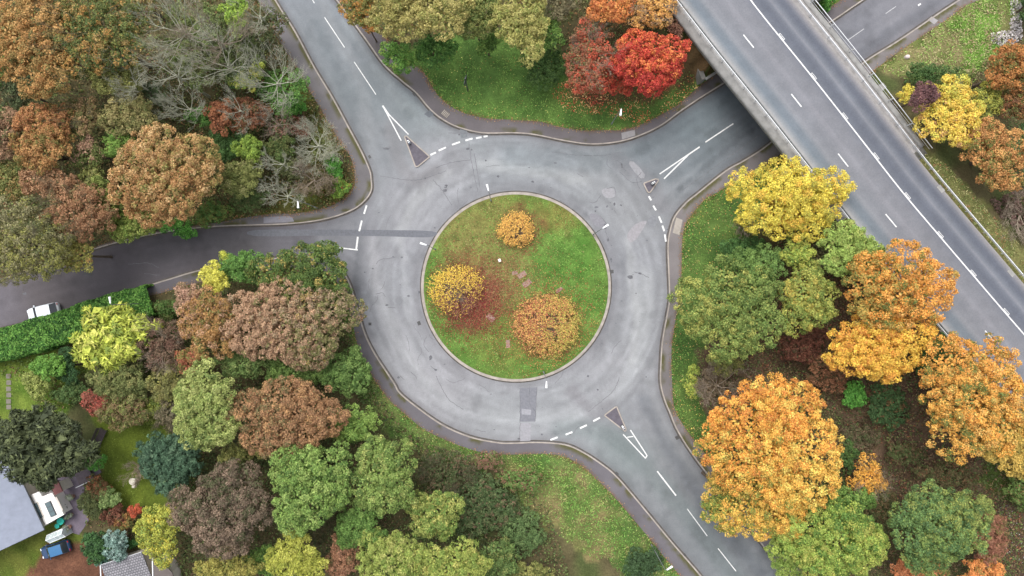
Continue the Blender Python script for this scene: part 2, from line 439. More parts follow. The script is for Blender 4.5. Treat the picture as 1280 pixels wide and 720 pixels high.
def road_col(x, y):
    c = blend(x, y, road_anchor)
    dr = np.hypot(x - ISL_C[0], y - ISL_C[1]) - ISL_R
    # pale polished running lane and dirtier strip along the island
    ang = np.arctan2(y - ISL_C[1], x - ISL_C[0])
    st = noise2(ang * 9, dr * 2.2, 1.0, 9, 4)
    ring = (dr < 8.5) & (dr > -2)
    f = np.where(ring, np.clip(1 - np.abs(dr - 4.2) / 3.2, 0, 1) * (.25 + .75 * st), 0)
    c = c * (1 - .26 * f[:, None]) + lina((186, 187, 189)) * (.26 * f[:, None])
    f = np.clip(1 - np.abs(dr - .5) / 1.3, 0, 1) * .4
    c = c * (1 - f[:, None]) + lina((138, 136, 140)) * f[:, None]
    for ln, w, rgb, a, s in [
        ([(360, -90), (420, 40), (450, 100), (460, 160), (470, 220), (480, 300)], .5, (172, 175, 181), .35, .8),
        ([(395, 30), (430, 110), (445, 170)], .4, (120, 128, 136), .35, .7),
        ([(440, 30), (490, 110), (540, 160), (600, 185)], .6, (172, 178, 182), .3, .9),
        ([(465, 300), (470, 350), (485, 400), (520, 460), (560, 500)], .7, (196, 196, 202), .5, 1.0),
        ([(480, 380), (510, 450), (560, 505), (620, 525)], .5, (186, 188, 194), .5, .7),
        ([(500, 290), (505, 340), (512, 400)], .4, (192, 194, 200), .5, .5),
        ([(560, 215), (520, 250), (497, 300)], .6, (194, 196, 200), .45, .7),
        ([(600, 205), (680, 215), (730, 225)], .6, (192, 195, 198), .5, .7),
        ([(610, 520), (700, 520), (760, 500), (800, 440), (805, 340)], .8, (186, 189, 194), .55, .9),
        ([(600, 495), (660, 505), (720, 500), (770, 460)], .4, (150, 152, 158), .4, .6),
        ([(785, 300), (790, 340), (795, 400), (790, 450)], .5, (194, 196, 200), .5, .5),
        ([(700, 535), (760, 545), (820, 600), (880, 670), (960, 780)], 1.1, (130, 142, 144), .45, 1.2),
        ([(805, 500), (835, 560), (880, 630), (950, 720)], .7, (118, 122, 132), .45, .8),
        ([(815, 480), (838, 540), (885, 610), (960, 705)], .35, (170, 172, 178), .4, .6),
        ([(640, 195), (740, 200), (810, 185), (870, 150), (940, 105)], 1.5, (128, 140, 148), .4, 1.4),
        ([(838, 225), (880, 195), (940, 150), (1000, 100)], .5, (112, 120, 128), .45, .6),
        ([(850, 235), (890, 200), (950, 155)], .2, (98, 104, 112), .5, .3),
        ([(1070, 74), (1130, 30), (1180, -5)], .9, (116, 118, 128), .5, .5),
        ([(770, 200), (800, 220), (830, 260)], 1.0, (144, 142, 150), .4, 1.0),
        ([(448, 240), (452, 330), (450, 380)], .8, (138, 140, 148), .5, .9),
        ([(760, 300), (762, 380), (745, 430)], .5, (136, 136, 144), .4, .7),
        ([(715, 490), (745, 515), (760, 505)], .9, (136, 132, 140), .45, .8),
        ([(490, 160), (500, 200), (520, 222), (545, 215)], 1.0, (140, 136, 141), .4, .9)]:
        c = stroke(x, y, c, PP(smooth(ln, 6)), w, (rgb[0], rgb[1], rgb[2] - 3), a * .95, s, 1.0)
    # kerb-side grime
    dk = np.minimum.reduce([distline(x, y, q[::2]) for q in (Nk, Ek, Sk, Wk)])
    f = np.clip(1 - dk / .9, 0, 1) * .5 * (.4 + noise2(x, y, 2.0, 3))
    c = c * (1 - f[:, None]) + lina((118, 112, 116)) * f[:, None]
    n = noise2(x, y, 1.1, 21, 4); c = c * (1 + (n - .5) * .13)[:, None]
    n = noise2(ang * 4, dr * 2.6, 1.0, 33, 4); c = c * (1 + (n - .5) * np.where(ring, .42, 0))[:, None]
    n = noise2(dk * 2.4, (x + y) * .10, 1.0, 35, 3); c = c * (1 + (n - .5) * np.where(ring, .08, .26))[:, None]
    n = noise2(x * .3 + y, y * .3 - x, 2.2, 27, 4); c = c * (1 - .14 * np.clip((n - .62) * 8, 0, 1))[:, None]
    n = noise2(x, y, 1.7, 29, 4); c = c * (1 + .10 * np.clip((n - .64) * 9, 0, 1))[:, None]
    n = noise2(x, y, 6, 22, 3); c = c * (1 + (n - .5) * .16)[:, None]
    return c * KG * .93
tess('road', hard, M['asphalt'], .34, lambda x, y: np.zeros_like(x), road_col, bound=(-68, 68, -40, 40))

def pave_col(seed, base, moss):
    def f(x, y):
        n = noise2(x, y, 2.5, seed, 3); c = lina(base)[None, :] * (1 + (n - .5) * .35)[:, None]
        d = np.minimum.reduce([distline(x, y, q[::2]) for q in (Nk, Ek, Sk, Wk)])
        g = np.clip(1.3 - np.abs(d - .3) / .35, 0, 1) * np.clip((noise2(x, y, 1.6, seed + 4) - moss + .06) * 9, 0, 1)
        c = c * (1 - g[:, None]) + lina((98, 96, 56)) * g[:, None]
        do = np.minimum.reduce([distline(x, y, q[::2]) for q in (No, Eo, So, Wo)])
        g = np.clip(1 - do / .45, 0, 1) * np.clip((noise2(x, y, 1.1, seed + 9) - .35) * 4, 0, 1) * .7
        c = c * (1 - g[:, None]) + lina((120, 96, 70)) * g[:, None]
        return c * KG
    return f
for nm, k, o, base, seed, moss in (('N', Nk, No, (122, 116, 118), 31, .6), ('E', Ek, Eo, (140, 134, 134), 41, .5), ('S', Sk, So, (122, 118, 123), 51, .62), ('W', Wk, Wo, (132, 128, 130), 61, .48)):
    ring = list(k) + list(o)[::-1]
    ring = [p for i, p in enumerate(ring) if math.hypot(p[0] - ring[i - 1][0], p[1] - ring[i - 1][1]) > .02]
    tess('pavement', ring, M['paving'], .35, lambda x, y: np.full_like(x, .115), pave_col(seed, base, moss), skirt=-.02, bound=(-68, 68, -40, 40))

# kerb stones and the dirty channel beside them
def kerb(line, name='kerb', w=.16, zt=.135, side=1, closed=False):
    a = line; b = offset(line, w * side, closed)
    n = len(a); vs = []
    for p, q in zip(a, b):
        vs += [(p[0], p[1], -.02), (p[0], p[1], zt), (q[0], q[1], zt), (q[0], q[1], -.02)]
    fs = []
    for i in range(n if closed else n - 1):
        j = (i + 1) % n
        for k in range(3): fs.append((i * 4 + k, j * 4 + k, j * 4 + k + 1, i * 4 + k + 1))
    me = bpy.data.meshes.new(name); me.from_pydata(vs, [], fs); me.update()
    bm = bmesh.new(); bm.from_mesh(me); bmesh.ops.recalc_face_normals(bm, faces=bm.faces); bm.to_mesh(me); bm.free()
    return tag(obj(name, me, M['kerb']), kind='structure')
for k in (Nk, Ek, Sk, Wk):
    kerb(k)
    MB().ribbon(offset(k, -.12), .16, .004).build('gutter', M['kerb_d']).__setitem__('kind', 'structure')
isl = circle(ISL_C, ISL_R, 128)
kerb(isl, 'island_kerb', .34, .13, 1, True)
MB().ribbon(offset(isl, -.1, True), .14, .004, closed=True).build('gutter', M['kerb_d']).__setitem__('kind', 'structure')

# ---- the round island: turf with worn and leaf-strewn ground
def isl_col(x, y):
    n = noise2(x, y, 2.2, 71, 4); n2 = noise2(x, y, .7, 72, 3)
    c = lina((80, 128, 52))[None, :] * (1 - n[:, None]) + lina((124, 150, 76)) * n[:, None]
    for (px, py, r, rgb, a) in ((610, 300, 6.5, (146, 134, 82), .6), (575, 300, 4.5, (146, 134, 82), .5), (640, 350, 4.0, (146, 132, 84), .4), (625, 420, 5.0, (128, 128, 66), .5), (640, 258, 5.0, (146, 134, 78), .3), (700, 270, 3.0, (160, 130, 80), .5),
                                (590, 377, 4.6, (130, 84, 70), .75), (655, 285, 3.2, (136, 100, 70), .6), (684, 408, 4.8, (140, 108, 70), .6), (620, 360, 4.0, (140, 108, 76), .5), (575, 340, 3.6, (136, 104, 72), .5)):
        cx, cy = P(px, py)
        d = np.hypot(x - cx, y - cy) + (n2 - .5) * 2.6 + (n - .5) * 2
        f = np.clip((r - d) / 1.6, 0, 1) * a
        c = c * (1 - f[:, None]) + lina(rgb) * f[:, None]
    dr = ISL_R - np.hypot(x - ISL_C[0], y - ISL_C[1])
    f = np.clip(1 - dr / .9, 0, 1) * .4
    c = c * (1 - f[:, None]) + lina((104, 112, 60)) * f[:, None]
    return c * (1 + (n2 - .5) * .5)[:, None] * KG
def isl_z(x, y):
    r = np.hypot(x - ISL_C[0], y - ISL_C[1]) / ISL_R
    return .12 + .35 * np.clip(1 - r * r, 0, 1) + .05 * (noise2(x, y, 1.0, 8) - .5) * np.clip((1 - r) * 5, 0, 1)
tess('roundabout_island', circle(ISL_C, ISL_R - .33, 110), M['grass'], .3, isl_z, isl_col)

# ---- all other ground
zones = [  # (polygon in px, height the px refers to, dark rgb, light rgb)
    ([(490, 70), (535, 50), (600, 40), (680, 50), (720, 90), (760, 105), (880, 90), (905, 90), (850, 138), (800, 165), (730, 168), (690, 164), (640, 156), (570, 144), (525, 112)], 0, (82, 112, 56), (112, 144, 72)),
    ([(420, 330), (440, 480), (480, 530), (530, 570), (600, 585), (640, 580), (680, 600), (760, 700), (790, 740), (880, 740), (800, 660), (750, 600), (700, 565), (610, 560), (533, 530), (465, 470)], 0, (84, 116, 56), (122, 134, 78)),
    ([(620, 575), (720, 590), (770, 640), (790, 690), (740, 700), (660, 640)], 0, (100, 122, 62), (142, 128, 88)),
    ([(905, 225), (975, 190), (960, 250), (910, 330), (880, 420), (880, 520), (900, 570), (873, 575), (838, 510), (834, 440), (848, 357), (852, 275)], 0, (78, 108, 54), (106, 132, 68)),
    ([(120, 490), (215, 510), (205, 640), (135, 640), (115, 560)], 0, (96, 112, 44), (118, 134, 52)),
    ([(-30, 440), (60, 425), (110, 460), (70, 530), (-30, 540)], 0, (92, 120, 46), (124, 142, 62)),
    ([(-60, 720), (0, 680), (58, 655), (95, 655), (110, 680), (75, 688), (50, 698), (30, 760), (-60, 780)], 0, (96, 112, 46), (126, 132, 62)),
    ([(1100, 85), (1190, 15), (1225, -20), (1290, -20), (1250, 60), (1225, 100), (1190, 112), (1130, 115)], 0, (98, 118, 56), (150, 140, 98)),
    ([(1190, 30), (1235, -10), (1250, 30), (1225, 90), (1205, 90)], 0, (96, 140, 50), (130, 168, 76)),
    ([(1141, 186), (1185, 205), (1300, 330), (1300, 390), (1275, 368), (1150, 215)], 6.3, (104, 108, 62), (142, 136, 88)),
    ([(1180, 545), (1300, 520), (1300, 650), (1230, 620), (1170, 590)], 0, (76, 96, 46), (112, 124, 66)),
    ([(960, 300), (1040, 300), (1120, 400), (1200, 560), (1200, 640), (1110, 650), (1060, 600), (1050, 520), (980, 460), (880, 520), (870, 440), (930, 430)], 0, (96, 78, 66), (128, 106, 84)),
    ([(1200, 600), (1240, 615), (1290, 660), (1290, 740), (1230, 740)], 0, (86, 70, 60), (120, 98, 84)),
    ([(330, 20), (430, 200), (445, 250), (400, 262), (280, 280), (400, 230), (380, 160)], 0, (92, 88, 48), (112, 116, 56)),
    ([(700, 90), (880, 60), (890, 95), (800, 130), (720, 130)], 0, (96, 84, 58), (128, 100, 70)),
    ([(1000, 0), (1058, -12), (1022, 20)], 0, (88, 120, 50), (120, 140, 60)),
    ([(55, 690), (125, 670), (135, 720), (130, 790), (20, 790), (30, 725)], 0, (112, 78, 62), (140, 98, 76)),
]
zw = [(PP(z[0], z[1]), lina(z[2]), lina(z[3])) for z in zones]
def ground_col(x, y):
    wx = x + (noise2(x, y, 2.0, 91) - .5) * 2.2; wy = y + (noise2(x, y, 2.0, 92) - .5) * 2.2
    n = noise2(x, y, 1.8, 93, 4); m = noise2(x, y, 5, 94, 3)
    c = lina((92, 82, 60))[None, :] * (1 - n[:, None]) + lina((118, 112, 78)) * n[:, None]
    g = np.clip((m - .5) * 5, 0, 1)[:, None] * .8
    c = c * (1 - g) + lina((84, 98, 56)) * g
    for poly, a, b in zw:
        ins = inpoly(wx, wy, poly)
        k = np.clip((n - .5) * 2.6 + .5, 0, 1)[:, None]
        c = np.where(ins[:, None], a * (1 - k) + b * k, c)
    far = np.hypot(x, y) > 120
    c = np.where(far[:, None], lina((88, 100, 56)), c)
    c = c * (1 + (noise2(x, y, .6, 95) - .5) * .5)[:, None]
    return c * KG
def ground_z(x, y):
    return .10 + hill(x, y) + .10 * (noise2(x, y, 2.5, 96) - .3) * np.clip(distline(x, y, (hard + [hard[0]])[::3]) / 2, 0, 1)
rect = [(-1800, -1800), (1800, -1800), (1800, 1800), (-1800, 1800)]
coarse = [(x, y) for x in range(-1500, 1501, 150) for y in range(-1500, 1501, 150) if max(abs(x), abs(y)) > 160]
coarse += [(x, y) for x in range(-160, 161, 6) for y in range(-130, 131, 6) if (abs(x) > 80 or abs(y) > 52) and not inpoly(np.array([x]), np.array([y]), hard)[0]]
tess('ground', rect, M['ground'], .62, ground_z, ground_col, holes=[hard], bound=(-78, 78, -50, 50), extra=coarse)

# ================================================================ painted markings and repairs on the road
def seg(mb, a, b, w, z=.008):
    ax, ay = a; bx, by = b; L = math.hypot(bx - ax, by - ay); nx, ny = -(by - ay) / L * w / 2, (bx - ax) / L * w / 2
    mb.sheet([(ax + nx, ay + ny), (bx + nx, by + ny), (bx - nx, by - ny), (ax - nx, ay - ny)], z)
def marks(name, segs, w, mat='paint', z=.008, zp=0.0):
    mb = MB()
    for i, s_ in enumerate(segs):
        a, b = s_[:2]; ww = (s_[2] if len(s_) > 2 else w) * .72
        seg(mb, P(a[0], a[1], zp), P(b[0], b[1], zp), ww, z + .0025 * (i % 4))
    return tag(mb.build(name, M[mat]), kind='structure')
marks('centre_line', [((383, -14), (393, 4)), ((405.7, 21.7), (430.7, 59.3)), ((442.7, 77.3), (470, 118.3)), ((345, -80), (366, -42))], .14)
marks('island_approach_marking', [((478.5, 132.2), (501.5, 175.8), .2), ((487, 144), (510.6, 168), .2), ((478.2, 132), (487, 145), .3)], .2)
marks('give_way_line', [((538, 193.7), (545, 190.5)), ((548.3, 188.3), (557.4, 184.2)), ((565, 181), (575, 177.4)), ((581.7, 175.6), (590.7, 173.1)), ((595, 172.8), (602, 171.4)), ((604.5, 170.9), (609.5, 170.1))], .30)
marks('give_way_line', [((458.3, 256.7), (455, 267.3)), ((452.3, 275.7), (449, 289)), ((447.3, 296), (445.3, 311.7))], .30)
marks('edge_line', [((409.5, 308), (447.3, 312.4))], .2)
marks('centre_line', [((881.7, 177.7), (916.7, 154.5), .2)], .2)
marks('island_approach_marking', [((874.5, 183.5), (824.5, 217.5), .2), ((860, 194), (830, 223.5), .22), ((874, 184), (860, 193.5), .24)], .2)
marks('give_way_line', [((811, 245.2), (814, 250.5)), ((816.5, 257), (820, 263)), ((823.5, 270.5), (827, 278.5)), ((828, 282), (830.3, 289)), ((831, 293), (832.3, 302))], .3)
marks('give_way_line', [((688, 550), (697, 546.5)), ((707, 543.3), (715.5, 540)), ((725, 535.3), (733.5, 531.3)), ((741.5, 526.5), (750, 522))], .3)
marks('island_approach_marking', [((779, 543), (807, 573)), ((788, 537.5), (808.5, 569)), ((784, 546.5), (791.5, 545.5), .16), ((806.5, 573), (809, 569), .2)], .19)
marks('centre_line', [((821.5, 589), (845, 619.5), .24), ((859, 636), (884, 670)), ((897.5, 685.5), (920, 714)), ((933, 732), (955, 765))], .15)
marks('far_centre_line', [((1060, 50), (1080, 36)), ((1107, 17), (1120, 8)), ((1149, -12), (1165, -23))], .13, 'paint_worn')
marks('road_stud_marking', [((1147.5, 7), (1151, 4.6))], .28)
def patch(name, pts, rgb, z=.005, var=.15):
    m = mat_plain(name + '_surface', [v * KG for v in lin(rgb)], .9, var, 3.5)
    return tag(MB().sheet(PP(pts), z).build(name, m), kind='structure')
patch('tarmac_patch', smooth([(318, 287.5), (400, 287), (470, 287.5), (541, 289), (537, 296.5), (470, 295), (400, 294.5), (318, 295)], 3, True), (124, 126, 133))
patch('tarmac_patch', [(650, 485), (671, 484), (669, 527), (650, 527)], (140, 141, 148))
patch('tarmac_patch', [(650, 528.5), (664, 528.5), (663, 551), (650, 551.5)], (172, 171, 176))
patch('tarmac_patch', [(652, 511), (664, 512), (664, 519), (652, 518)], (172, 172, 178), .006)
patch('tarmac_patch', [(530, 142.5), (537, 137.5), (543.5, 142), (536.5, 147)], (118, 122, 128))
patch('tarmac_patch', [(575, 160.5), (584, 162), (584, 171.5), (576, 173)], (138, 142, 146))
patch('tarmac_patch', smooth([(752, 238), (760, 235), (768, 237), (768, 246), (757, 247)], 3, True), (172, 171, 175))
patch('tarmac_patch', smooth([(784, 293), (795, 280), (808, 276), (805, 284), (796, 298), (788, 303)], 3, True), (172, 169, 173))
patch('tarmac_patch', smooth([(810, 275), (818, 268), (822, 276), (817, 284), (811, 282)], 3, True), (146, 148, 153))
patch('tarmac_patch', smooth([(737, 268), (746, 268), (756, 276), (752, 284), (742, 280)], 3, True), (150, 149, 155))
patch('tarmac_patch', smooth([(786, 205), (792, 202), (806, 218), (801, 223)], 2, True), (168, 168, 172))
mb = MB()
rr = random.Random(12)
def crack(pts, w=.05):
    l = PP(pts); l = resample(smooth(l, 6), .25)
    l = [(a + rr.uniform(-.05, .05), b + rr.uniform(-.05, .05)) for a, b in l]
    if len(l) > 2: mb.ribbon(l, w, .0095)
for c_ in ([(586, 178), (590, 205), (597.5, 241)], [(593, 192), (597, 215), (600, 236)], [(541, 224), (552, 237), (565, 257)], [(650, 485), (650, 551)], [(662, 480), (662, 504), (670, 515)], [(671, 484), (669, 527)],
           [(544, 210), (565, 203), (588, 200)], [(560, 166), (620, 168)], [(470, 368), (478, 366), (482, 372)], [(485, 384), (495, 385)], [(775, 203), (780, 213)], [(758, 236), (768, 234), (769, 244)],
           [(736, 252), (744, 253), (752, 243)], [(750, 270), (758, 280), (757, 290), (762, 302)], [(768, 262), (772, 268)], [(793, 340), (805, 344), (812, 348)], [(775, 215), (790, 228), (803, 226)],
           [(478, 185), (488, 184)], [(538, 457), (545, 462)], [(533, 420), (530, 432), (537, 441)], [(110, 335), (112, 341), (106, 345)], [(160, 330), (185, 329), (200, 335)], [(180, 342), (200, 344)], [(500, 470), (506, 475)],
           [(545, 470), (560, 498), (580, 512)], [(700, 250), (715, 262), (722, 275)], [(640, 245), (700, 255), (735, 288)], [(585, 250), (560, 275)], [(820, 255), (812, 262)], [(850, 240), (895, 208), (950, 168)], [(620, 560), (680, 561)],
           [(355, 40), (365, 62), (372, 64)], [(436, 186), (442, 190), (438, 196)], [(425, 165), (430, 172)], [(475, 220), (520, 225), (560, 213)], [(690, 190), (740, 195), (780, 190)], [(735, 515), (765, 490), (775, 470)]):
    crack(c_, .06)
for i in range(26):
    a = rr.uniform(0, 360); r = rr.uniform(12.3, 20); x0 = ISL_C[0] + r * math.cos(math.radians(a)); y0 = ISL_C[1] + r * math.sin(math.radians(a)); l = [(x0, y0)]; t = math.radians(a + 90 + rr.uniform(-30, 30))
    for k in range(rr.randint(3, 9)):
        t += rr.uniform(-.5, .5); l.append((l[-1][0] + .3 * math.cos(t), l[-1][1] + .3 * math.sin(t)))
    mb.ribbon(l, rr.uniform(.03, .07), .0095)
m_crack = mat_plain('bitumen_crack', (.13, .13, .14), .9, .4, 3)
tag(mb.build('road_cracks', m_crack), kind='structure')
mb = MB()
for (x, y, a, b) in ((483, 186, 1.3, .3), (556, 238, .8, .5), (558, 232, .5, .3), (777, 207, .3, .9), (788, 346, .9, .6), (800, 342, .6, .3), (538, 447, .5, .7), (756, 283, .4, .9), (760, 300, .4, .5), (746, 259, .6, .3), (498, 472, .5, .4), (735, 470, .4, .4), (740, 290, .5, .4), (528, 342, .2, .5), (524, 365, .25, .6), (764, 265 + 60, .3, .6), (31, 367, .7, .4), (768, 255, .3, .5)):
    cx, cy = P(x, y); k = 9
    mb.sheet([(cx + a / 2 * math.cos(2 * PI * i / k) * rr.uniform(.5, 1.1), cy + b / 2 * math.sin(2 * PI * i / k) * rr.uniform(.5, 1.1)) for i in range(k)], .011)
for i in range(70):
    a_ = rr.uniform(0, 2 * PI); r_ = rr.uniform(12.5, 20.5)
    cx, cy = ISL_C[0] + r_ * math.cos(a_), ISL_C[1] + r_ * math.sin(a_); s_ = rr.uniform(.05, .22); el_ = rr.uniform(.4, 1)
    mb.sheet([(cx + s_ * math.cos(2 * PI * k / 8 + a_) * rr.uniform(.5, 1.2), cy + s_ * el_ * math.sin(2 * PI * k / 8 + a_) * rr.uniform(.5, 1.2)) for k in range(8)], .0105)
tag(mb.build('road_stains', mat_plain('tar_stain', (.11, .11, .12), .85, .4, 3)), kind='structure')

# pale repairs in the footways
for pts, rgb in (([(776.5, 166.5), (793, 162.5), (794, 169.5), (777.5, 174.5)], (172, 168, 168)), ([(845, 272), (853, 275), (849, 294), (840.5, 291)], (186, 178, 168)), ([(1159, 25), (1164, 21), (1172, 26), (1167, 31)], (176, 172, 172)), ([(330, 271.5), (365, 270), (368, 277), (330, 279)], (158, 156, 164))):
    m = mat_plain('footway_repair', [v * KG for v in lin(rgb)], .9, .12, 3)
    tag(MB().sheet(PP(pts), .12).build('pavement_patch', m), kind='structure')
# ================================================================ overpass
def sweep(name, line, prof, mat, parent=None, cols=None, closed_prof=False):
    """prof: list of (lateral offset east+, z). line heads south-east, so east is its left"""
    n = len(line); k = len(prof)
    rows = [offset(line, d) for d, z in prof]
    V = np.array([[(rows[j][i][0], rows[j][i][1], prof[j][1]) for j in range(k)] for i in range(n)]).reshape(-1, 3)
    F = []
    for i in range(n - 1):
        for j in range(k if closed_prof else k - 1):
            j2 = (j + 1) % k
            F.append((i * k + j, (i + 1) * k + j, (i + 1) * k + j2, i * k + j2))
    c = None
    if cols is not None: c = cols(V)
    me = np_mesh(name, V, np.array(F), c)
    if closed_prof:
        bm = bmesh.new(); bm.from_mesh(me); bm.verts.ensure_lookup_table()
        for e in (0, n - 1):
            try: bm.faces.new([bm.verts[e * k + j] for j in range(k)])
            except ValueError: pass
        bmesh.ops.recalc_face_normals(bm, faces=bm.faces); bm.to_mesh(me); bm.free()
    return obj(name, me, mat, parent)

def cut(line, lo, hi):
    return [p for p in line if lo(p) and hi(p)]
yOC = [p for p in OC]
def part_of(p0, p1):
    """stretch of the centre line between the places abreast of two px points (deck level)"""
    a, b = P(*p0, DZ), P(*p1, DZ)
    d0 = np.hypot(OCn[:, 0] - a[0], OCn[:, 1] - a[1]).argmin(); d1 = np.hypot(OCn[:, 0] - b[0], OCn[:, 1] - b[1]).argmin()
    return OC[d0:d1 + 1]
tops = [(-6.62, 190, 187, 184), (-6.3, 184, 183, 182), (-5.9, 152, 158, 163), (-5.4, 128, 138, 147), (-4.8, 134, 142, 150), (-4.3, 158, 160, 165), (-3.9, 148, 150, 156), (-3.3, 142, 144, 150), (-2.6, 148, 149, 155), (-2.2, 158, 158, 164), (-1.8, 146, 147, 153), (-.9, 142, 143, 149), (-.2, 134, 136, 144), (.3, 118, 122, 132), (1.0, 108, 113, 125), (1.5, 124, 128, 138), (1.8, 148, 150, 158), (2.1, 126, 130, 139), (2.6, 104, 109, 121), (3.1, 110, 114, 125), (3.5, 150, 148, 152), (3.8, 180, 175, 172)]
to = np.array([t[0] for t in tops]); tc = lina([t[1:] for t in tops]); tc = tc * .86 + tc[4:17].mean(0) * .14; tc[4:17] *= .95
def over_col(V):
    d = lateral(V[:, 0], V[:, 1])
    d = np.clip(d, -6.6, 3.8)
    c = np.stack([np.interp(d, to, tc[:, i]) for i in range(3)], 1)
    n = noise2(V[:, 0], V[:, 1], 3.0, 81, 3)
    return c * (1 + (n - .5) * .14)[:, None] * KG
prof = [(-6.62 + .3 * i, DZ + .02) for i in range(35)] + [(3.8, DZ + .02)]
tag(sweep('overpass_road', OC, prof, M['asphalt'], cols=over_col), kind='structure')
# paint on it
solid = MB().ribbon(OC, .15, DZ + .028)
tag(solid.build('overpass_centre_line', M['paint']), kind='structure')
cum = np.concatenate([[0], np.cumsum(np.hypot(np.diff(OCn[:, 0]), np.diff(OCn[:, 1])))])
def at_s(s_, off=0.0):
    i = int(np.clip(np.searchsorted(cum, s_) - 1, 0, len(OC) - 2)); t = (s_ - cum[i]) / (cum[i + 1] - cum[i])
    p = (1 - t) * OCn[i] + t * OCn[i + 1]; d = OCn[i + 1] - OCn[i]; d = d / np.hypot(*d)
    return (p[0] - d[1] * off, p[1] + d[0] * off)
def s_of(px, py):
    a = P(px, py, DZ); return float(cum[np.hypot(OCn[:, 0] - a[0], OCn[:, 1] - a[1]).argmin()])
s0 = s_of(*(936 + 27, 53 - 22)); s1 = s_of(1236 + 27, 421 - 22)
mb = MB(); step = (s1 - s0) / 5
for k in range(-8, 14):
    sm = s0 + k * step
    if 3 < sm < cum[-1] - 3: seg(mb, at_s(sm - .95, -3.12), at_s(sm + .95, -3.12), .14, DZ + .028)
tag(mb.build('lane_dashes', M['paint']), kind='structure')
mb = MB(); sa = s_of(977, 46); sb = s_of(1260, 392); step = (sb - sa) / 7
for k in range(-8, 16):
    sm = sa + k * step
    if 3 < sm < cum[-1] - 3:
        seg(mb, at_s(sm - .45, .28), at_s(sm + .45, .28), .055, DZ + .028); seg(mb, at_s(sm - .45, .13), at_s(sm + .45, .13), .06, DZ + .030); seg(mb, at_s(sm - .45, .215), at_s(sm - .40, .215), .1, DZ + .032); seg(mb, at_s(sm + .40, .215), at_s(sm + .45, .215), .1, DZ + .032)
tag(mb.build('stud_marking_boxes', M['paint']), kind='structure')

bridge = empty('road_bridge', (0, 0, 0), label='concrete road bridge carrying the upper road over the roundabout exit', cat='bridge')
span = part_of((880, -85), (1110, 232))
sweep('deck', span, [(-7.25, DZ), (-7.25, DZ - .5), (-6.3, DZ - .55), (-5.9, DZ - 1.35), (3.9, DZ - 1.35), (4.3, DZ - .55), (5.05, DZ - .5), (5.05, DZ)], M['dark_concrete'], bridge, closed_prof=True)
pl = part_of((865, -94), (1112, 234))
sweep('edge_beam', pl, [(-7.92, DZ + .02), (-7.92, DZ - .9), (-7.26, DZ - .95), (-7.26, DZ - .08), (-6.70, DZ - .08), (-6.70, DZ + .14), (-7.2, DZ + .16), (-7.24, DZ + .06)], M['concrete'], bridge, closed_prof=True)
pe = part_of((865, -94), (1072, 240))
sweep('edge_beam', pe, [(4.72, DZ - .04), (4.72, DZ + .10), (5.3, DZ + .12), (5.3, DZ - .95), (5.07, DZ - .95), (5.07, DZ - .04)], M['concrete'], bridge, closed_prof=True)
pe2 = part_of((865, -94), (1105, 214))
dust = mat_plain('dusty_hard_strip', [v * KG for v in lin((186, 181, 178))], .9, .2, 1.5)
tag(sweep('hard_strip', pe2, [(3.75, DZ - .02), (3.8, DZ + .06), (4.68, DZ + .06), (4.70, DZ - .02)], dust), kind='structure')
# abutments with wing walls and the sloping bank seen behind the west edge
def wall_line(name, pts, z0, z1, t, mat, parent):
    mb = MB(); a = offset(pts, t / 2); b = offset(pts, -t / 2)
    mb.prism(a + b[::-1], z0, z1); return mb.build(name, M[mat], parent)
wall_line('abutment', [P(962, 228), P(1022, 172), P(1078, 121)], -.5, DZ - 1.38, .7, 'dark_concrete', bridge)
wall_line('abutment', [P(884, 84), P(930, 53), P(1023, 0)], -.5, DZ - 1.38, .7, 'dark_concrete', bridge)
# wing wall running back from the near corner of the north-west abutment, and two struts
wall_line('wing_wall', [P(880, 99, 2.2), P(874, 82, 2.2), P(866, 62, 2.2)], -.3, 2.2, .55, 'dark_concrete', bridge)
mb = MB(); mb.tube([(*P(875, 76, 2.4), 2.4), (*P(895, 79, 2.4), 2.4)], .16, 4); mb.build('strut', M['concrete'], bridge)
mb = MB(); mb.tube([(*P(882, 99, 2.2), 2.25), (*P(902, 86, 2.2), 2.25)], .2, 4); mb.build('strut', M['concrete'], bridge)

# parapets and barriers
def barrier(name, line, off, h, rails, every, base, label, cat, group, rmat='steel_white', rs=.045, post=(.10, .10)):
    l = offset(line, off); l = resample(l, .9)
    t = empty(name, (l[0][0], l[0][1], base), 0, label, cat, group)
    ox, oy = l[0]
    for zz, w, hh in rails:
        k = len(l); vs = []; fs = []
        a = offset(l, w / 2); b = offset(l, -w / 2)
        for p, q in zip(a, b): vs += [(p[0] - ox, p[1] - oy, zz - hh / 2), (p[0] - ox, p[1] - oy, zz + hh / 2), (q[0] - ox, q[1] - oy, zz + hh / 2), (q[0] - ox, q[1] - oy, zz - hh / 2)]
        for i in range(k - 1):
            for j in range(4): fs.append((i * 4 + j, (i + 1) * 4 + j, (i + 1) * 4 + (j + 1) % 4, i * 4 + (j + 1) % 4))
        MB().add(vs, fs).build('rail', M[rmat], t)
    ps = resample(l, every)
    mb = MB().box(0, 0, h / 2, post[0], post[1], h); pm = None
    for p in ps[1:]:
        if pm is None:
            o = mb.build('post', M['galv'], t); pm = o.data
        else: o = obj('post', pm, None, t)
        o.location = (p[0] - ox, p[1] - oy, 0)
    return t
vis = part_of((850, -115), (1400, 560))
barrier('bridge_parapet', part_of((858, -104), (1330, 470)), -7.12, .8, [(.8, .085, .06), (.5, .03, .04)], 2.0, DZ + .1, 'pale metal parapet rail along the roundabout side of the overpass', 'railing', 'rails along the overpass')
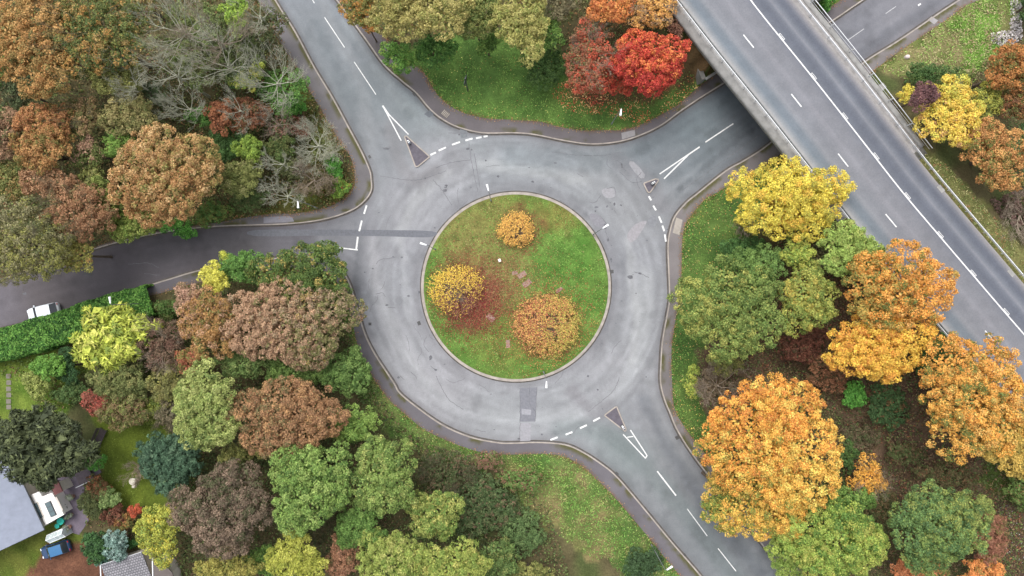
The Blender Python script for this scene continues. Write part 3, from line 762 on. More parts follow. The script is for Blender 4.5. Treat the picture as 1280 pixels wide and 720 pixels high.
barrier('shadow_line_barrier', part_of((858, -104), (1330, 470)), -6.74, .5, [(.46, .09, .16)], 2.0, DZ, 'low guard rail darkened to stand for the shadow gap just inside the parapet on the roundabout side of the overpass', 'guard rail', 'rails along the overpass', 'rail_shadow')  # thin dark rail drawn in place of the shadow line along the parapet
barrier('safety_barrier', part_of((850, -115), (1400, 560)), 4.12, .7, [(.66, .09, .08), (.42, .03, .1)], 3.2, DZ - .1, 'long pale crash barrier on the far side of the overpass, running on along the verge', 'crash barrier', 'rails along the overpass')
barrier('bridge_parapet', part_of((850, -115), (1110, 236)), 5.1, 1.15, [(1.15, .07, .06), (.6, .025, .03)], 3.6, DZ + .12, 'outer handrail on the far edge of the bridge, ending above the yellow tree', 'railing', 'rails along the overpass')
# small drain kerbs on the verge of the overpass
for (x, y) in ((1176, 236), (1264, 341)):
    t = P(x, y, DZ)
    tag(MB().box(t[0], t[1], DZ - .02, .9, .5, .12, math.radians(-50)).build('drain_channel', M['concrete']), kind='structure')

# ================================================================ traffic islands, bollards, covers, lamps
def traffic_island(pts, label, bx, by, brot, zlab):
    w = PP(pts); c = (sum(p[0] for p in w) / len(w), sum(p[1] for p in w) / len(w))
    t = empty('traffic_island', (c[0], c[1], 0), 0, label, 'traffic island', 'kerbed traffic islands at the roundabout entries')
    wl = [(p[0] - c[0], p[1] - c[1]) for p in w]
    a = sum(wl[i][0] * wl[(i + 1) % len(wl)][1] - wl[(i + 1) % len(wl)][0] * wl[i][1] for i in range(len(wl)))
    if a < 0: wl = wl[::-1]
    inn = offset(wl, .15, True)
    mb = MB(); n = len(wl)
    vs = [(p[0], p[1], 0) for p in wl] + [(p[0], p[1], .13) for p in wl] + [(p[0], p[1], .13) for p in inn] + [(p[0], p[1], .0) for p in inn]
    fs = []
    for r in range(3):
        for i in range(n): fs.append((r * n + i, r * n + (i + 1) % n, (r + 1) * n + (i + 1) % n, (r + 1) * n + i))
    mb.add(vs, fs); mb.build('kerb', M['kerb'], t)
    m = mat_plain('island_infill', [v * KG for v in lin((112, 107, 116))], .9, .2, 3)
    MB().sheet(inn, .10).build('infill', m, t)
    b = P(bx, by, 1.0)
    bo = empty('island_bollard', (b[0], b[1], .1), brot, zlab, 'bollard', 'white keep-left bollards')
    MB().box(0, 0, .06, .5, .4, .12).build('plinth', M['steel_dark'], bo, .02)
    MB().box(0, 0, .5, .36, .26, .78, 0, .92).build('body', M['lamp_white'], bo, .04)
    MB().box(0, 0, .9, .10, .22, .03).build('cap', M['steel_dark'], bo)
    MB().box(0.19, 0, .55, .02, .18, .2).build('arrow_panel', mat_plain('blue_panel', (.02, .12, .45), .4), bo)
rp = lambda pts: smooth(pts, 1, True)
traffic_island([(505.2, 171.8), (506.2, 169.8), (508.6, 169.6), (536.8, 194.8), (537.4, 197), (523.4, 208.4), (520.2, 209.2), (518.4, 207.8)], 'large triangular traffic island with dark infill at the upper left road entry', 510.3, 176.6, math.radians(-60), 'white bollard on the tip of the upper left triangular traffic island')
traffic_island([(803.8, 230), (805, 228.3), (819, 223), (823, 223.8), (823.4, 226.4), (813.4, 240.4), (811, 241.6), (808.6, 240)], 'smallest triangular traffic island, at the entry coming from under the bridge', 817.5, 228, math.radians(35), 'white bollard on the small traffic island nearest the bridge')
traffic_island([(755.2, 519.8), (756, 517.6), (768.6, 508.2), (771.4, 508), (783, 536), (782.8, 538.6), (780.6, 539.4)], 'triangular traffic island with dark infill at the lower right road entry', 779.4, 535, math.radians(-60), 'white bollard on the lower right triangular traffic island')

def street_lamp(px, py, h, arm_dir, label, post_off=.55):
    x, y = P(px, py, h)
    a = math.radians(arm_dir)
    bx, by = x - math.cos(a) * post_off, y - math.sin(a) * post_off
    zb = .1
    t = empty('street_lamp', (bx, by, zb), a, label, 'street lamp', 'street lamps round the junction')
    MB().tube([(0, 0, 0), (0, 0, 1.2)], .08, 10).build('base', M['column'], t)
    MB().tube([(0, 0, 1.2), (0, 0, h - .5), (.06, 0, h - .22), (.2, 0, h - .12)], [.045, .035, .03, .028], 8).build('pole', M['column'], t)
    mb = MB(); w = .13
    mb.add([(.15, -w * .5, h - .17), (.95, -w, h - .13), (.95, w, h - .13), (.15, w * .5, h - .17), (.15, -w * .45, h - .05), (.9, -w * .85, h + .02), (.9, w * .85, h + .02), (.15, w * .45, h - .05)],
           [(3, 2, 1, 0), (4, 5, 6, 7), (0, 1, 5, 4), (1, 2, 6, 5), (2, 3, 7, 6), (3, 0, 4, 7)])
    ln = mb.build('lantern', M['lamp_white'], t, .02)
    MB().box(.65, 0, h - .155, .4, .17, .02).build('lens', mat_plain('lens', (.5, .5, .48), .2), ln)
    return t
street_lamp(609.6, 234.5, 8, 105, 'street lamp with white lantern at the top edge of the round island')
street_lamp(757, 283, 8, 32, 'street lamp with white lantern at the right edge of the round island')
street_lamp(683, 481, 8, 268, 'street lamp with white lantern at the bottom edge of the round island')
street_lamp(529, 305, 8, 162, 'street lamp with white lantern at the left edge of the round island')
street_lamp(776, 140.5, 8, 262, 'street lamp with white lantern over the grass below the red tree')
street_lamp(372.5, 256, 8, 275, 'street lamp with white lantern among bare shrubs at the corner of the side road')
street_lamp(137.5, 375, 8, 95, 'street lamp with white lantern over the clipped hedge near the yellow conifer')
street_lamp(837, 710, 8, 35, 'street lamp with white lantern beside the footway at the bottom edge')
# dark signpost on the top verge
x, y = P(585, 114)
t = empty('signpost', (x, y, .1), math.radians(75), 'tall dark signpost standing on the grass verge at the top', 'signpost')
MB().tube([(0, 0, 0), (0, 0, 5.2)], .09, 8).build('post', M['steel_dark'], t)
MB().box(.0, .02, 4.3, 1.1, .06, 1.0).build('panel', M['steel_dark'], t, .01)
MB().box(0, 0.07, 4.3, .9, .03, .08).build('bracket', M['galv'], t)
# marker post in the middle of the round island, round topped post by the far road
x, y = P(624.5, 325.5, .9)
t = empty('marker_post', (x, y, .4), .4, 'small cream marker post in the middle of the round island', 'post')
MB().box(0, 0, .35, .28, .34, .7, 0, .95).build('body', M['lamp_white'], t, .02); MB().box(0, 0, .72, .32, .38, .04).build('cap', mat_plain('cream_cap', (.8, .74, .6), .5), t)
x, y = P(1135.5, 70.5, 1.0)
t = empty('concrete_bollard', (x, y, .1), 0, 'pale round-topped bollard on the rough verge right of the far road', 'bollard')
MB().tube([(0, 0, 0), (0, 0, .75), (0, 0, .9), (0, 0, .97)], [.3, .28, .22, .08], 14).build('body', mat_plain('pale_pink_concrete', (.6, .52, .5), .8), t, sm=True)
MB().tube([(0, 0, 0), (0, 0, .06)], .42, 14).build('footing', M['dark_concrete'], t)
# drain gratings and covers
def grate(px, py, w, h, rz, label, mat='steel_dark', z=.012, frame='kerb_d'):
    x, y = P(px, py); t = empty('drain_cover', (x, y, z), rz, label, 'drain cover', 'drain covers set in the road')
    MB().box(0, 0, 0, w, h, .012).build('frame', M[frame], t)
    g = MB()
    for i in range(5): g.box(-w / 2 + w * (i + .5) / 5, 0, .009, w / 5 * .6, h * .84, .008)
    g.build('grating', M[mat], t)
for i, (x, y, w, h, a, l) in enumerate([
    (518.5, 117.5, .5, .4, -50, 'square drain grating in the gutter by the top verge, left of the triangular island'), (846.5, 547, .45, .45, -60, 'drain grating in the gutter above the big orange tree'),
    (770.5, 592.5, .45, .45, -45, 'drain grating in the gutter beside the lower right exit footway'), (855.5, 694, .4, .4, -50, 'drain grating in the gutter near the bottom edge of the photo'),
    (764.5, 339.5, .5, .45, 5, 'drain grating against the right kerb of the round island'), (462.5, 405, .35, .35, 0, 'round dark drain cover in the carriageway beside the brown hedge'),
    (462, 196, .4, .3, -60, 'small drain cover beside the left kerb near the upper left island'), (523.8, 404, .4, .5, 20, 'dark drain grating against the lower left kerb of the round island')]):
    grate(x, y, w, h, math.radians(a), l)
grate(557, 142.5, .95, .8, math.radians(-40), 'rusty utility cover set in the footway of the top verge', 'kerb', .125)
grate(110.5, 338.5, 1.2, 1.1, math.radians(-10), 'square manhole outline in the dark side road near the big grey tree', 'kerb_d', .008, 'steel_dark')
# stone slabs lying in the island turf
slab = mat_plain('pink_sandstone', [v * KG for v in lin((176, 146, 132))], .9, .25, 2.5, bmp=.01)
for px, py, w, h, a, l in ((652.5, 343.5, 1.15, .6, 32, 'upper of the two larger stone slabs in the centre of the round island'), (658.7, 354, 1.15, .65, 38, 'lower of the two larger stone slabs in the centre of the round island'),
                           (699, 362.5, .9, .4, 35, 'narrow stone slab in the grass right of the island centre'), (613.5, 397, 1.1, .7, -45, 'stone slab right of the yellow island shrub with red leaves'),
                           (635, 430, .5, 1.0, 5, 'stone slab at the foot of the lower island shrub'), (643.5, 341, .7, .45, 10, 'small broken stone slab left of the two larger ones')):
    x, y = P(px, py, .45); t = empty('stone_slab', (x, y, float(isl_z(np.array([x]), np.array([y]))[0]) + .02), math.radians(a), l, 'stone slab', 'stone slabs in the island turf')
    mb = MB(); r_ = random.Random(px)
    pts = [(-w / 2, -h / 2), (0, -h / 2 * r_.uniform(.9, 1.1)), (w / 2, -h / 2), (w / 2 * r_.uniform(.85, 1.05), 0), (w / 2, h / 2), (0, h / 2 * r_.uniform(.85, 1.1)), (-w / 2, h / 2)]
    mb.prism(pts, -.06, .04); mb.build('slab', slab, t, .015)
# ================================================================ foliage
def leaves_from(pos, dirs, L, W, col, rs, up=.35, tilt=.6, frond=0.0):
    n = len(pos)
    nrm = dirs * .55 + np.array([0, 0, up]) + rs.normal(0, tilt, (n, 3)) * .6
    nrm /= np.linalg.norm(nrm, axis=1)[:, None] + 1e-9
    t = rs.normal(0, 1, (n, 3))
    if frond: t = t * (1 - frond) + dirs * frond * 2.2
    t -= nrm * (t * nrm).sum(1)[:, None]; t /= np.linalg.norm(t, axis=1)[:, None] + 1e-9
    b = np.cross(nrm, t)
    L = np.broadcast_to(L, n)[:, None]; W = np.broadcast_to(W, n)[:, None]
    fold = nrm * W * .25
    V = np.stack([pos - t * L * .5, pos + b * W * .5 + fold, pos + t * L * .5, pos - b * W * .5 + fold], 1).reshape(-1, 3)
    F = np.arange(4 * n).reshape(n, 4)
    return V, F, np.repeat(col, 4, axis=0)

def pick(rs, pal, u, n):
    """colour index for n spots; u (n,2) position in the crown, -1..1. pal entries: (rgb, weight[, (bx, by)])"""
    w = np.stack([np.full(n, p[1], float) * (np.exp(3.0 * (u[:, 0] * p[2][0] + u[:, 1] * p[2][1])) if len(p) > 2 else 1.0) for p in pal], 1)
    w /= w.sum(1)[:, None]
    return (rs.rand(n)[:, None] > np.cumsum(w, 1)).sum(1).clip(0, len(pal) - 1)

def crown_mesh(name, rx, ry, zc, rz, pal, seed, leaf=.24, lump=.62, cov=1.15, frond=0.0, aspect=.68, flat=1.0, rag=.18):
    rs = np.random.RandomState(seed)
    R = (rx + ry) / 2
    nb = int(5 + R * 1.15) if R > 2.2 else (4 if R > 1.2 else 2)
    B = []
    for i in range(nb):
        rho = math.sqrt((i + .35) / nb) * .73; a = i * 2.399 + rs.uniform(-.35, .35) + seed
        rho *= rs.uniform(.85, 1.1)
        br = rs.uniform(.36, .50) if nb > 5 else rs.uniform(.48, .60)
        br *= (1.12 - .25 * rho)
        z = zc + rz * (math.sqrt(max(0, 1 - (rho * .95) ** 2)) * .62 + rs.uniform(-rag, rag) * .35) * flat
        B.append((rho * math.cos(a) * rx, rho * math.sin(a) * ry, z, br * rx, br * ry, br * .5 * (rx + ry) * .62))
    B = np.array(B)
    # leaf clumps over the boughs
    LP = []; LD = []
    for k, (bx, by, bz, ax, ay, az) in enumerate(B):
        m = int(2.5 * (ax * ay) / lump ** 2) + 4
        d = rs.normal(0, 1, (m * 2, 3)); d /= np.linalg.norm(d, axis=1)[:, None]
        d = d[d[:, 2] > -.45][:m]
        p = np.array([bx, by, bz]) + d * (np.array([ax, ay, az]) * rs.uniform(.78, 1.08, (len(d), 1)))
        q = (p[:, None, :] - B[None, :, :3]) / B[None, :, 3:]
        s_ = (q ** 2).sum(2); s_[:, k] = 9
        ok = s_.min(1) > .5
        LP.append(p[ok]); LD.append(d[ok])
    LP = np.vstack(LP); LD = np.vstack(LD)
    nl = len(LP)
    lr = lump * rs.uniform(.55, 1.15, nl)
    u = LP[:, :2] / np.array([rx, ry])
    wn = noise2(LP[:, 0] + seed * 7, LP[:, 1], max(R * .45, .8), seed)
    ci = pick(rs, pal, u + (wn - .5)[:, None] * .5, nl)
    lb = rs.uniform(.86, 1.14, nl)
    per = np.maximum(6, (cov * 2.3 * PI * lr ** 2 / (leaf * leaf * aspect * .5) * .62)).astype(int)
    idx = np.repeat(np.arange(nl), per); n = len(idx)
    d = rs.normal(0, 1, (n, 3)) + LD[idx] * .8; d /= np.linalg.norm(d, axis=1)[:, None]
    pos = LP[idx] + d * (lr[idx] * rs.uniform(.55, 1.12, n))[:, None] * np.array([1, 1, .8])
    C = np.array([leafc(np.array(p[0])) for p in pal])
    cidx = ci[idx].copy(); sw = rs.rand(n) < .34
    cidx[sw] = pick(rs, pal, u[idx][sw], sw.sum())
    col = C[cidx] * (lb[idx] * rs.uniform(.62, 1.28, n))[:, None]
    # inner leaves so that the crown is not a hollow shell
    ni = int(n * .10); kk = rs.randint(0, len(B), ni)
    di = rs.normal(0, 1, (ni, 3)); di /= np.linalg.norm(di, axis=1)[:, None]
    pi_ = B[kk, :3] + di * B[kk, 3:] * rs.uniform(.3, .8, (ni, 1))
    ci2 = pick(rs, pal, pi_[:, :2] / np.array([rx, ry]), ni)
    sz = leaf * rs.uniform(.7, 1.35, n)
    V1, F1, c1 = leaves_from(pos, d, sz, sz * aspect, col, rs, frond=frond)
    V2, F2, c2 = leaves_from(pi_, di, leaf * 1.9, leaf * 1.5, C[ci2], rs, up=1.0)
    return np_mesh(name, np.vstack([V1, V2]), np.vstack([F1, F2 + len(V1)]), np.vstack([c1, c2])), B

def tubes_np(segs, name):
    """three-sided tapered twigs. segs (n,8): p0, p1, r0, r1"""
    s_ = np.asarray(segs, float); n = len(s_)
    p0, p1, r0, r1 = s_[:, :3], s_[:, 3:6], s_[:, 6:7], s_[:, 7:8]
    d = p1 - p0; d /= np.linalg.norm(d, axis=1)[:, None] + 1e-9
    ref = np.where(np.abs(d[:, 2:3]) < .9, np.array([[0, 0, 1.0]]), np.array([[1.0, 0, 0]]))
    a = np.cross(d, ref); a /= np.linalg.norm(a, axis=1)[:, None]; b = np.cross(d, a)
    V = []
    for p, r in ((p0, r0), (p1, r1)):
        for k in range(3):
            t = 2 * PI * k / 3; V.append(p + (a * math.cos(t) + b * math.sin(t)) * r)
    V = np.stack(V, 1).reshape(-1, 3)
    base = np.arange(n)[:, None] * 6
    F = np.vstack([base + np.array([[k, (k + 1) % 3, 3 + (k + 1) % 3, 3 + k]]) for k in range(3)])
    return np_mesh(name, V, F)

def twig_net(rx, ry, zb, H, seed, limbs=9, thick=1.0, dens=1.0, star=0.0):
    """branching skeleton. returns thick and thin segments"""
    r = random.Random(seed); R = (rx + ry) / 2
    big = []; thin = []
    def grow(p, dr, L, rad, lev):
        k = 4 if lev < 2 else 3
        q = p
        for i in range(k):
            dr = (dr + Vector((r.uniform(-.22, .22), r.uniform(-.22, .22), r.uniform(-.10, .16)))).normalized()
            q2 = q + dr * (L / k)
            ra, rb = rad * (1 - .55 * i / k), rad * (1 - .55 * (i + 1) / k)
            (big if lev < 1 else thin).append((*q, *q2, ra, rb))
            if lev < 3 and (i > 0 or lev > 0):
                for _ in range(2 if r.random() < .55 * dens else 1):
                    az = r.uniform(.35, .95) * r.choice((-1, 1)); c, s_ = math.cos(az), math.sin(az)
                    nd = Vector((dr.x * c - dr.y * s_, dr.x * s_ + dr.y * c, dr.z + r.uniform(-.15, .35))).normalized()
                    grow(q2, nd, L * r.uniform(.42, .62), max(rb * .62, .010), lev + 1)
            q = q2
    top = zb + H
    for i in range(limbs):
        a = i * 2 * PI / limbs + r.uniform(-.3, .3)
        el = r.uniform(.15, .9) * (1 - star)
        z0 = zb + H * r.uniform(.6, .8)
        tgt = Vector((math.cos(a) * rx, math.sin(a) * ry, zb + H * r.uniform(.82, 1.0)))
        p = Vector((0, 0, z0)); dr = (tgt - p)
        grow(p, Vector((dr.x, dr.y, dr.z + el)).normalized(), dr.length * r.uniform(.62, .85), .064 * thick * (R / 4) ** .4, 0)
    return big, thin

def trunk_mesh(B, H, zc, R, seed):
    r = random.Random(seed); mb = MB()
    tr = .05 + R * .045
    top = (r.uniform(-.3, .3), r.uniform(-.3, .3), zc)
    mb.tube([(0, 0, -.3), (0, 0, .4), (top[0] * .4, top[1] * .4, zc * .55), top], [tr * 1.35, tr, tr * .8, tr * .45], 8)
    if B is not None:
        for b in B[:9]:
            z0 = zc * r.uniform(.45, .8)
            mid = (b[0] * .5, b[1] * .5, (z0 + b[2]) / 2 + .2)
            mb.tube([(top[0] * z0 / zc * .5, top[1] * z0 / zc * .5, z0), mid, (b[0] * .95, b[1] * .95, b[2] + b[5] * .3)], [tr * .45, tr * .3, tr * .1], 5)
    return mb

seedc = [100]
def plant(px, py, rxp, ryp, ztop, pal, label, name='broadleaf_tree', cat='tree', group=None, leaf=None, lump=None, cov=.98, twigs=0, twmat='twig_olive', frond=0, aspect=.68, flat=1.0, rag=.18, mat='leaf', rot=0.0):
    seedc[0] += 1; sd = seedc[0]
    zq = ztop * .72
    x, y = P(px, py, zq)
    zb = .1 + float(hill(np.array([x]), np.array([y]))[0])
    H = max(ztop - zb, 1.2)
    k = (CAMH - zq) / CAMH * .1
    fs_ = 1.01 if group in (G1, G4) or (group == G3 and rxp < 75) else .94
    rx, ry = rxp * k * fs_, ryp * k * fs_
    R = (rx + ry) / 2
    shrub = H < 4.2
    zc, rz = (H * .38, H * .55) if shrub else (H * .56, H * .42)
    rz = min(rz, R * 1.15); zc = H - rz
    if leaf is None: leaf = .15 if shrub else .17
    if lump is None: lump = .34 if shrub else (.40 + R * .022)
    lump = min(lump, R * .45)
    t = empty(name, (x, y, zb), rot, label, cat, group)
    me, B = crown_mesh('foliage', rx, ry, zc, rz, pal, sd, leaf, lump, cov, frond, aspect, flat, rag)
    obj('crown', me, M[mat], t)
    trunk_mesh(B, H, zc, R, sd).build('trunk', M['bark'], t)
    if twigs:
        big, thin = twig_net(rx * .98, ry * .98, H * .1, H * .98, sd, max(5, int(4 + R)), .6, twigs)
        obj('branches', tubes_np(big + thin, 'branches'), M[twmat], t)
    return t

def bare(px, py, rxp, ryp, ztop, label, mat='twig_pale', ivy=None, dens=1.0, star=0.0, name='bare_tree', cat='tree', group=None, limbs=None, thick=1.0):
    seedc[0] += 1; sd = seedc[0]
    zq = ztop * .75
    x, y = P(px, py, zq); zb = .1 + float(hill(np.array([x]), np.array([y]))[0]); H = max(ztop - zb, 1.5)
    k = (CAMH - zq) / CAMH * .1; rx, ry = rxp * k, ryp * k; R = (rx + ry) / 2
    t = empty(name, (x, y, zb), 0, label, cat, group)
    big, thin = twig_net(rx, ry, 0, H, sd, limbs or int(6 + R * 1.3), thick, dens, star)
    tr = .06 + R * .03
    mb = MB(); mb.tube([(0, 0, -.2), (0, 0, H * .4), (.1, .05, H * .8)], [tr * 1.3, tr, tr * .5], 7); mb.build('trunk', M[mat], t)
    obj('limbs', tubes_np(big, 'limbs'), M[mat], t)
    obj('twigs', tubes_np(thin, 'twigs'), M[mat], t)
    if ivy:
        me, B = crown_mesh('foliage', rx * ivy[1], ry * ivy[1], H * .35, H * .32, ivy[0], sd, .2, .42, ivy[2] if len(ivy) > 2 else .8)
        obj('ivy', me, M['leaf'], t)
    return t

def speckle(px, py, rxp, ryp, h, pal, label, n, group, leaf=.13, hollow=0.0):
    """low shrub that has shed much of its foliage: single leaves on a dome of fine stems"""
    seedc[0] += 1; rs = np.random.RandomState(seedc[0])
    x, y = P(px, py, .4 + h * .6); k = .0985; rx, ry = rxp * k, ryp * k
    zb = float(isl_z(np.array([x]), np.array([y]))[0])
    t = empty('shrub', (x, y, zb), 0, label, 'shrub', group)
    a = rs.uniform(0, 2 * PI, n); r = np.sqrt(rs.uniform(0, 1, n)) ** .92
    edge = 1 + .04 * np.sin(a * 3 + px) + .03 * np.sin(a * 8) + rs.normal(0, .09, n)
    edge *= .96
    u = np.column_stack([r * np.cos(a) * edge, r * np.sin(a) * edge])
    z = h * np.sqrt(np.clip(1 - (r * .93) ** 2, 0, 1)) * rs.uniform(.8, 1.04, n)
    pos = np.column_stack([u[:, 0] * rx, u[:, 1] * ry, z])
    keep = rs.rand(n) > hollow * np.exp(-(((u[:, 0] - .1) ** 2 + (u[:, 1] + .25) ** 2) / .25))
    pos, u = pos[keep], u[keep]; m = len(pos)
    wn = noise2(pos[:, 0], pos[:, 1], .5, seedc[0]); ok = rs.rand(m) < np.clip((wn - .22) * 3.2, 0, .85); pos, u = pos[ok], u[ok]; m = len(pos)
    ci = pick(rs, pal, u, m); C = np.array([leafc(np.array(p[0])) for p in pal])[ci] * rs.uniform(.6, 1.3, (m, 1))
    d = pos / np.array([rx, ry, h]); d /= np.linalg.norm(d, axis=1)[:, None] + 1e-9
    sz = leaf * rs.uniform(.7, 1.4, m)
    V, F, c = leaves_from(pos, d * .3, sz, sz * .8, C * .95, rs, up=1.3, tilt=.5)
    obj('foliage', np_mesh('foliage', V, F, c), M['leaf'], t)
    sg = []
    for i in range(260):
        q = pos[rs.randint(m)]; mid = q * np.array([.45, .45, .6]) + rs.normal(0, .05, 3)
        sg.append((0, 0, 0, *mid, .022, .014)); sg.append((*mid, *q, .014, .006))
    obj('stems', tubes_np(sg, 'stems'), M['twig_brown'], t)
    return t
# ================================================================ the trees and shrubs of the photograph
def A(*c): return [(q[:3], q[3], q[4]) if len(q) > 4 else (q[:3], q[3]) for q in c]
rust = A((196, 140, 86, 4), (172, 112, 68, 3), (150, 120, 66, 2), (104, 100, 52, 1.5), (214, 162, 100, 1.5))
rustred = A((190, 112, 76, 4), (168, 98, 66, 3), (140, 116, 66, 1.5), (96, 96, 50, 1))
brownrust = A((176, 122, 88, 4), (150, 104, 74, 3), (128, 112, 66, 2), (112, 80, 58, 1))
orange = A((228, 150, 66, 5), (240, 174, 84, 3), (206, 120, 50, 3), (150, 128, 56, 1))
gold = A((240, 186, 64, 5), (246, 204, 92, 2), (226, 160, 54, 3), (190, 160, 60, 1))
yellow = A((232, 208, 74, 5), (214, 188, 62, 3), (190, 178, 66, 2), (226, 176, 60, 1.5))
ygreen = A((176, 182, 72, 4), (146, 162, 64, 3), (196, 186, 80, 2), (112, 136, 56, 2))
lgreen = A((150, 174, 80, 4), (124, 154, 70, 3), (170, 184, 92, 2), (96, 126, 56, 2))
green = A((112, 148, 64, 4), (92, 130, 56, 3), (138, 164, 76, 2), (74, 106, 48, 1.5))
bgreen = A((96, 164, 62, 4), (78, 142, 52, 3), (124, 184, 78, 2), (62, 112, 44, 1))
dgreen = A((64, 92, 48, 4), (50, 76, 42, 3), (84, 108, 58, 2))
tgreen = A((62, 100, 74, 4), (48, 82, 62, 3), (90, 122, 96, 2))
olive = A((140, 140, 72, 4), (116, 122, 60, 3), (160, 152, 84, 2), (92, 98, 50, 1))
tan = A((186, 166, 100, 4), (166, 152, 84, 3), (140, 138, 70, 2), (120, 120, 60, 1))
pinkbrown = A((190, 150, 122, 4), (166, 126, 102, 3), (150, 132, 92, 1.5), (120, 112, 66, 1.5))
dbrown = A((118, 98, 80, 4), (98, 84, 68, 3), (136, 112, 92, 2), (84, 88, 58, 1.5))
maroon = A((124, 70, 58, 4), (98, 60, 50, 3), (140, 88, 70, 2), (80, 76, 48, 1))
red = A((212, 72, 54, 5), (190, 52, 50, 3), (226, 96, 62, 2.5), (232, 130, 66, 1.2))
G1, G2, G3, G4, G5 = 'trees and shrubs of the upper left wood', 'trees and shrubs above the top verge', 'trees and shrubs between the lower right exit and the overpass', 'trees and shrubs of the lower left wood', 'plants of the gardens at the lower left'
G6 = 'trees and shrubs beyond the overpass'
SH = dict(name='shrub', cat='shrub')
T = plant
# ---- upper left wood
T(52, 58, 54, 66, 14, A((204, 154, 94, 4), (182, 126, 74, 3), (156, 126, 72, 2.5), (112, 108, 58, 1.5)), 'large orange-brown tree filling the top left corner', group=G1)
T(130, 48, 64, 56, 13.5, A((104, 116, 60, 4, (.3, .3)), (132, 134, 66, 3), (196, 140, 76, 2.5, (-.2, -.3)), (78, 98, 52, 2), (186, 150, 90, 1.5, (.1, .4))), 'large green tree flecked with orange, right of the orange-brown corner tree', group=G1, twigs=.6)
T(188, 12, 26, 22, 11, A((168, 140, 88, 3), (120, 126, 66, 3), (140, 84, 60, 1)), 'olive and tan tree at the top edge just left of the pale bare tree', group=G1)
T(150, 98, 34, 26, 10.5, olive, 'olive tree below the orange-flecked green tree, half hidden by grey twigs', group=G1)
bare(172, 106, 32, 24, 11.5, 'grey bare tree with fine twigs below the orange-flecked green tree', group=G1, dens=.9, ivy=(A((84, 104, 66, 1)), .6, .5))
T(28, 116, 30, 20, 7, A((96, 110, 70, 4), (80, 92, 60, 3), (132, 124, 84, 1.5)), 'low grey-green tree under the orange-brown corner tree', group=G1, twigs=.5)
T(6, 78, 16, 26, 8, green, 'dark green shrub at the left edge beneath the corner tree', group=G1, **SH)
T(66, 157, 36, 32, 10.5, A((192, 128, 84, 4, (-.3, .5)), (170, 112, 74, 3), (128, 120, 62, 2), (206, 150, 90, 1.5)), 'rusty red-orange tree below the corner tree on the left', group=G1)
T(12, 170, 28, 34, 10, A((178, 134, 106, 4), (150, 116, 88, 3), (108, 108, 66, 1.5)), 'pinkish brown tree at the left edge below the grey-green one', group=G1, twigs=.5)
T(62, 192, 38, 28, 11, A((190, 136, 84, 4), (168, 116, 72, 3), (128, 120, 62, 2.2)), 'orange-brown tree just above the narrow dark gap on the left', group=G1)
T(112, 148, 26, 26, 9, A((150, 128, 84, 3), (116, 118, 64, 3), (186, 144, 106, 1.5)), 'drab olive-brown tree right of the rusty red-orange one', group=G1, twigs=.6)
T(116, 192, 18, 22, 8, A((190, 146, 120, 3, (0, .5)), (110, 122, 62, 3, (0, -.5))), 'small tree pink on top and green below, left of the round rust tree', group=G1)
T(168, 146, 38, 26, 9.5, A((166, 150, 96, 4), (140, 134, 78, 3), (110, 114, 62, 2)), 'speckled tan tree above the round rust tree', group=G1, cov=.9)
T(156, 183, 22, 20, 8, A((124, 158, 66, 4), (96, 136, 56, 3), (170, 160, 90, .6)), 'bright green tree touching the left side of the round rust tree', group=G1)
T(212, 222, 70, 58, 12, A((194, 146, 96, 4), (174, 122, 78, 3, (-.1, -.3)), (168, 146, 84, 2.5, (.2, .1)), (124, 122, 62, 1.5), (218, 176, 124, 1.5, (-.4, .2))), 'big round rust-brown tree in the middle of the wood, above the side road', group=G1, rag=.3)
T(123, 228, 20, 18, 7.5, A((150, 146, 78, 3), (120, 128, 62, 3)), 'olive shrub between the rust-pink tree and the round rust tree', group=G1, **SH)
T(138, 249, 22, 24, 8.5, A((142, 152, 72, 4), (116, 132, 60, 3)), 'yellowish green tree on the lower left of the round rust tree', group=G1)
T(168, 281, 31, 22, 7.5, A((142, 156, 68, 4), (112, 136, 56, 3), (162, 164, 84, 1.5)), 'rounded olive-green tree on the edge of the side road under the round rust tree', group=G1)
T(20, 228, 30, 28, 9, A((128, 126, 66, 4), (162, 128, 78, 2), (96, 108, 54, 2)), 'olive and brown tree at the left edge above the grey tree', group=G1)
T(70, 228, 32, 20, 10, A((186, 138, 104, 4), (164, 116, 84, 3)), 'pale rust tree just below the narrow dark gap on the left', group=G1)
T(104, 262, 42, 40, 10.5, A((180, 128, 96, 4), (158, 110, 78, 3), (128, 112, 72, 2)), 'rust-pink tree with a hollow centre left of the yellowish green tree', group=G1, twigs=.6, rag=.3)
T(34, 306, 66, 56, 12, A((150, 142, 100, 4, (-.2, 0)), (126, 122, 78, 3), (150, 146, 72, 2.5, (.4, -.4)), (98, 104, 62, 2)), 'large grey-olive tree with thin leaves overhanging the side road at the left edge', group=G1, twigs=1.0, cov=.75)
T(98, 318, 26, 24, 9, A((164, 156, 76, 4), (140, 134, 64, 3), (182, 136, 80, 1)), 'yellow-olive tree at the tip of the wood over the side road', group=G1)
T(222, 284, 24, 12, 2.4, bgreen, 'low green shrub at the kerb of the side road under the round rust tree', group=G1, **SH)
T(262, 268, 26, 16, 3.0, A((88, 128, 58, 3), (120, 128, 60, 2)), 'green shrub at the kerb right of the round rust tree', group=G1, **SH)
bare(228, 40, 46, 56, 12.5, 'pale bare tree with dense twigs at the top edge of the wood', group=G1, dens=1.2, ivy=(A((132, 142, 84, 3), (104, 122, 64, 2)), .95, .7))
bare(272, 52, 52, 52, 12, 'brownish bare tree right of the pale bare tree at the top', mat='twig_brown', group=G1, dens=1.2, ivy=(A((106, 122, 66, 3), (92, 98, 60, 3)), .9, .6))
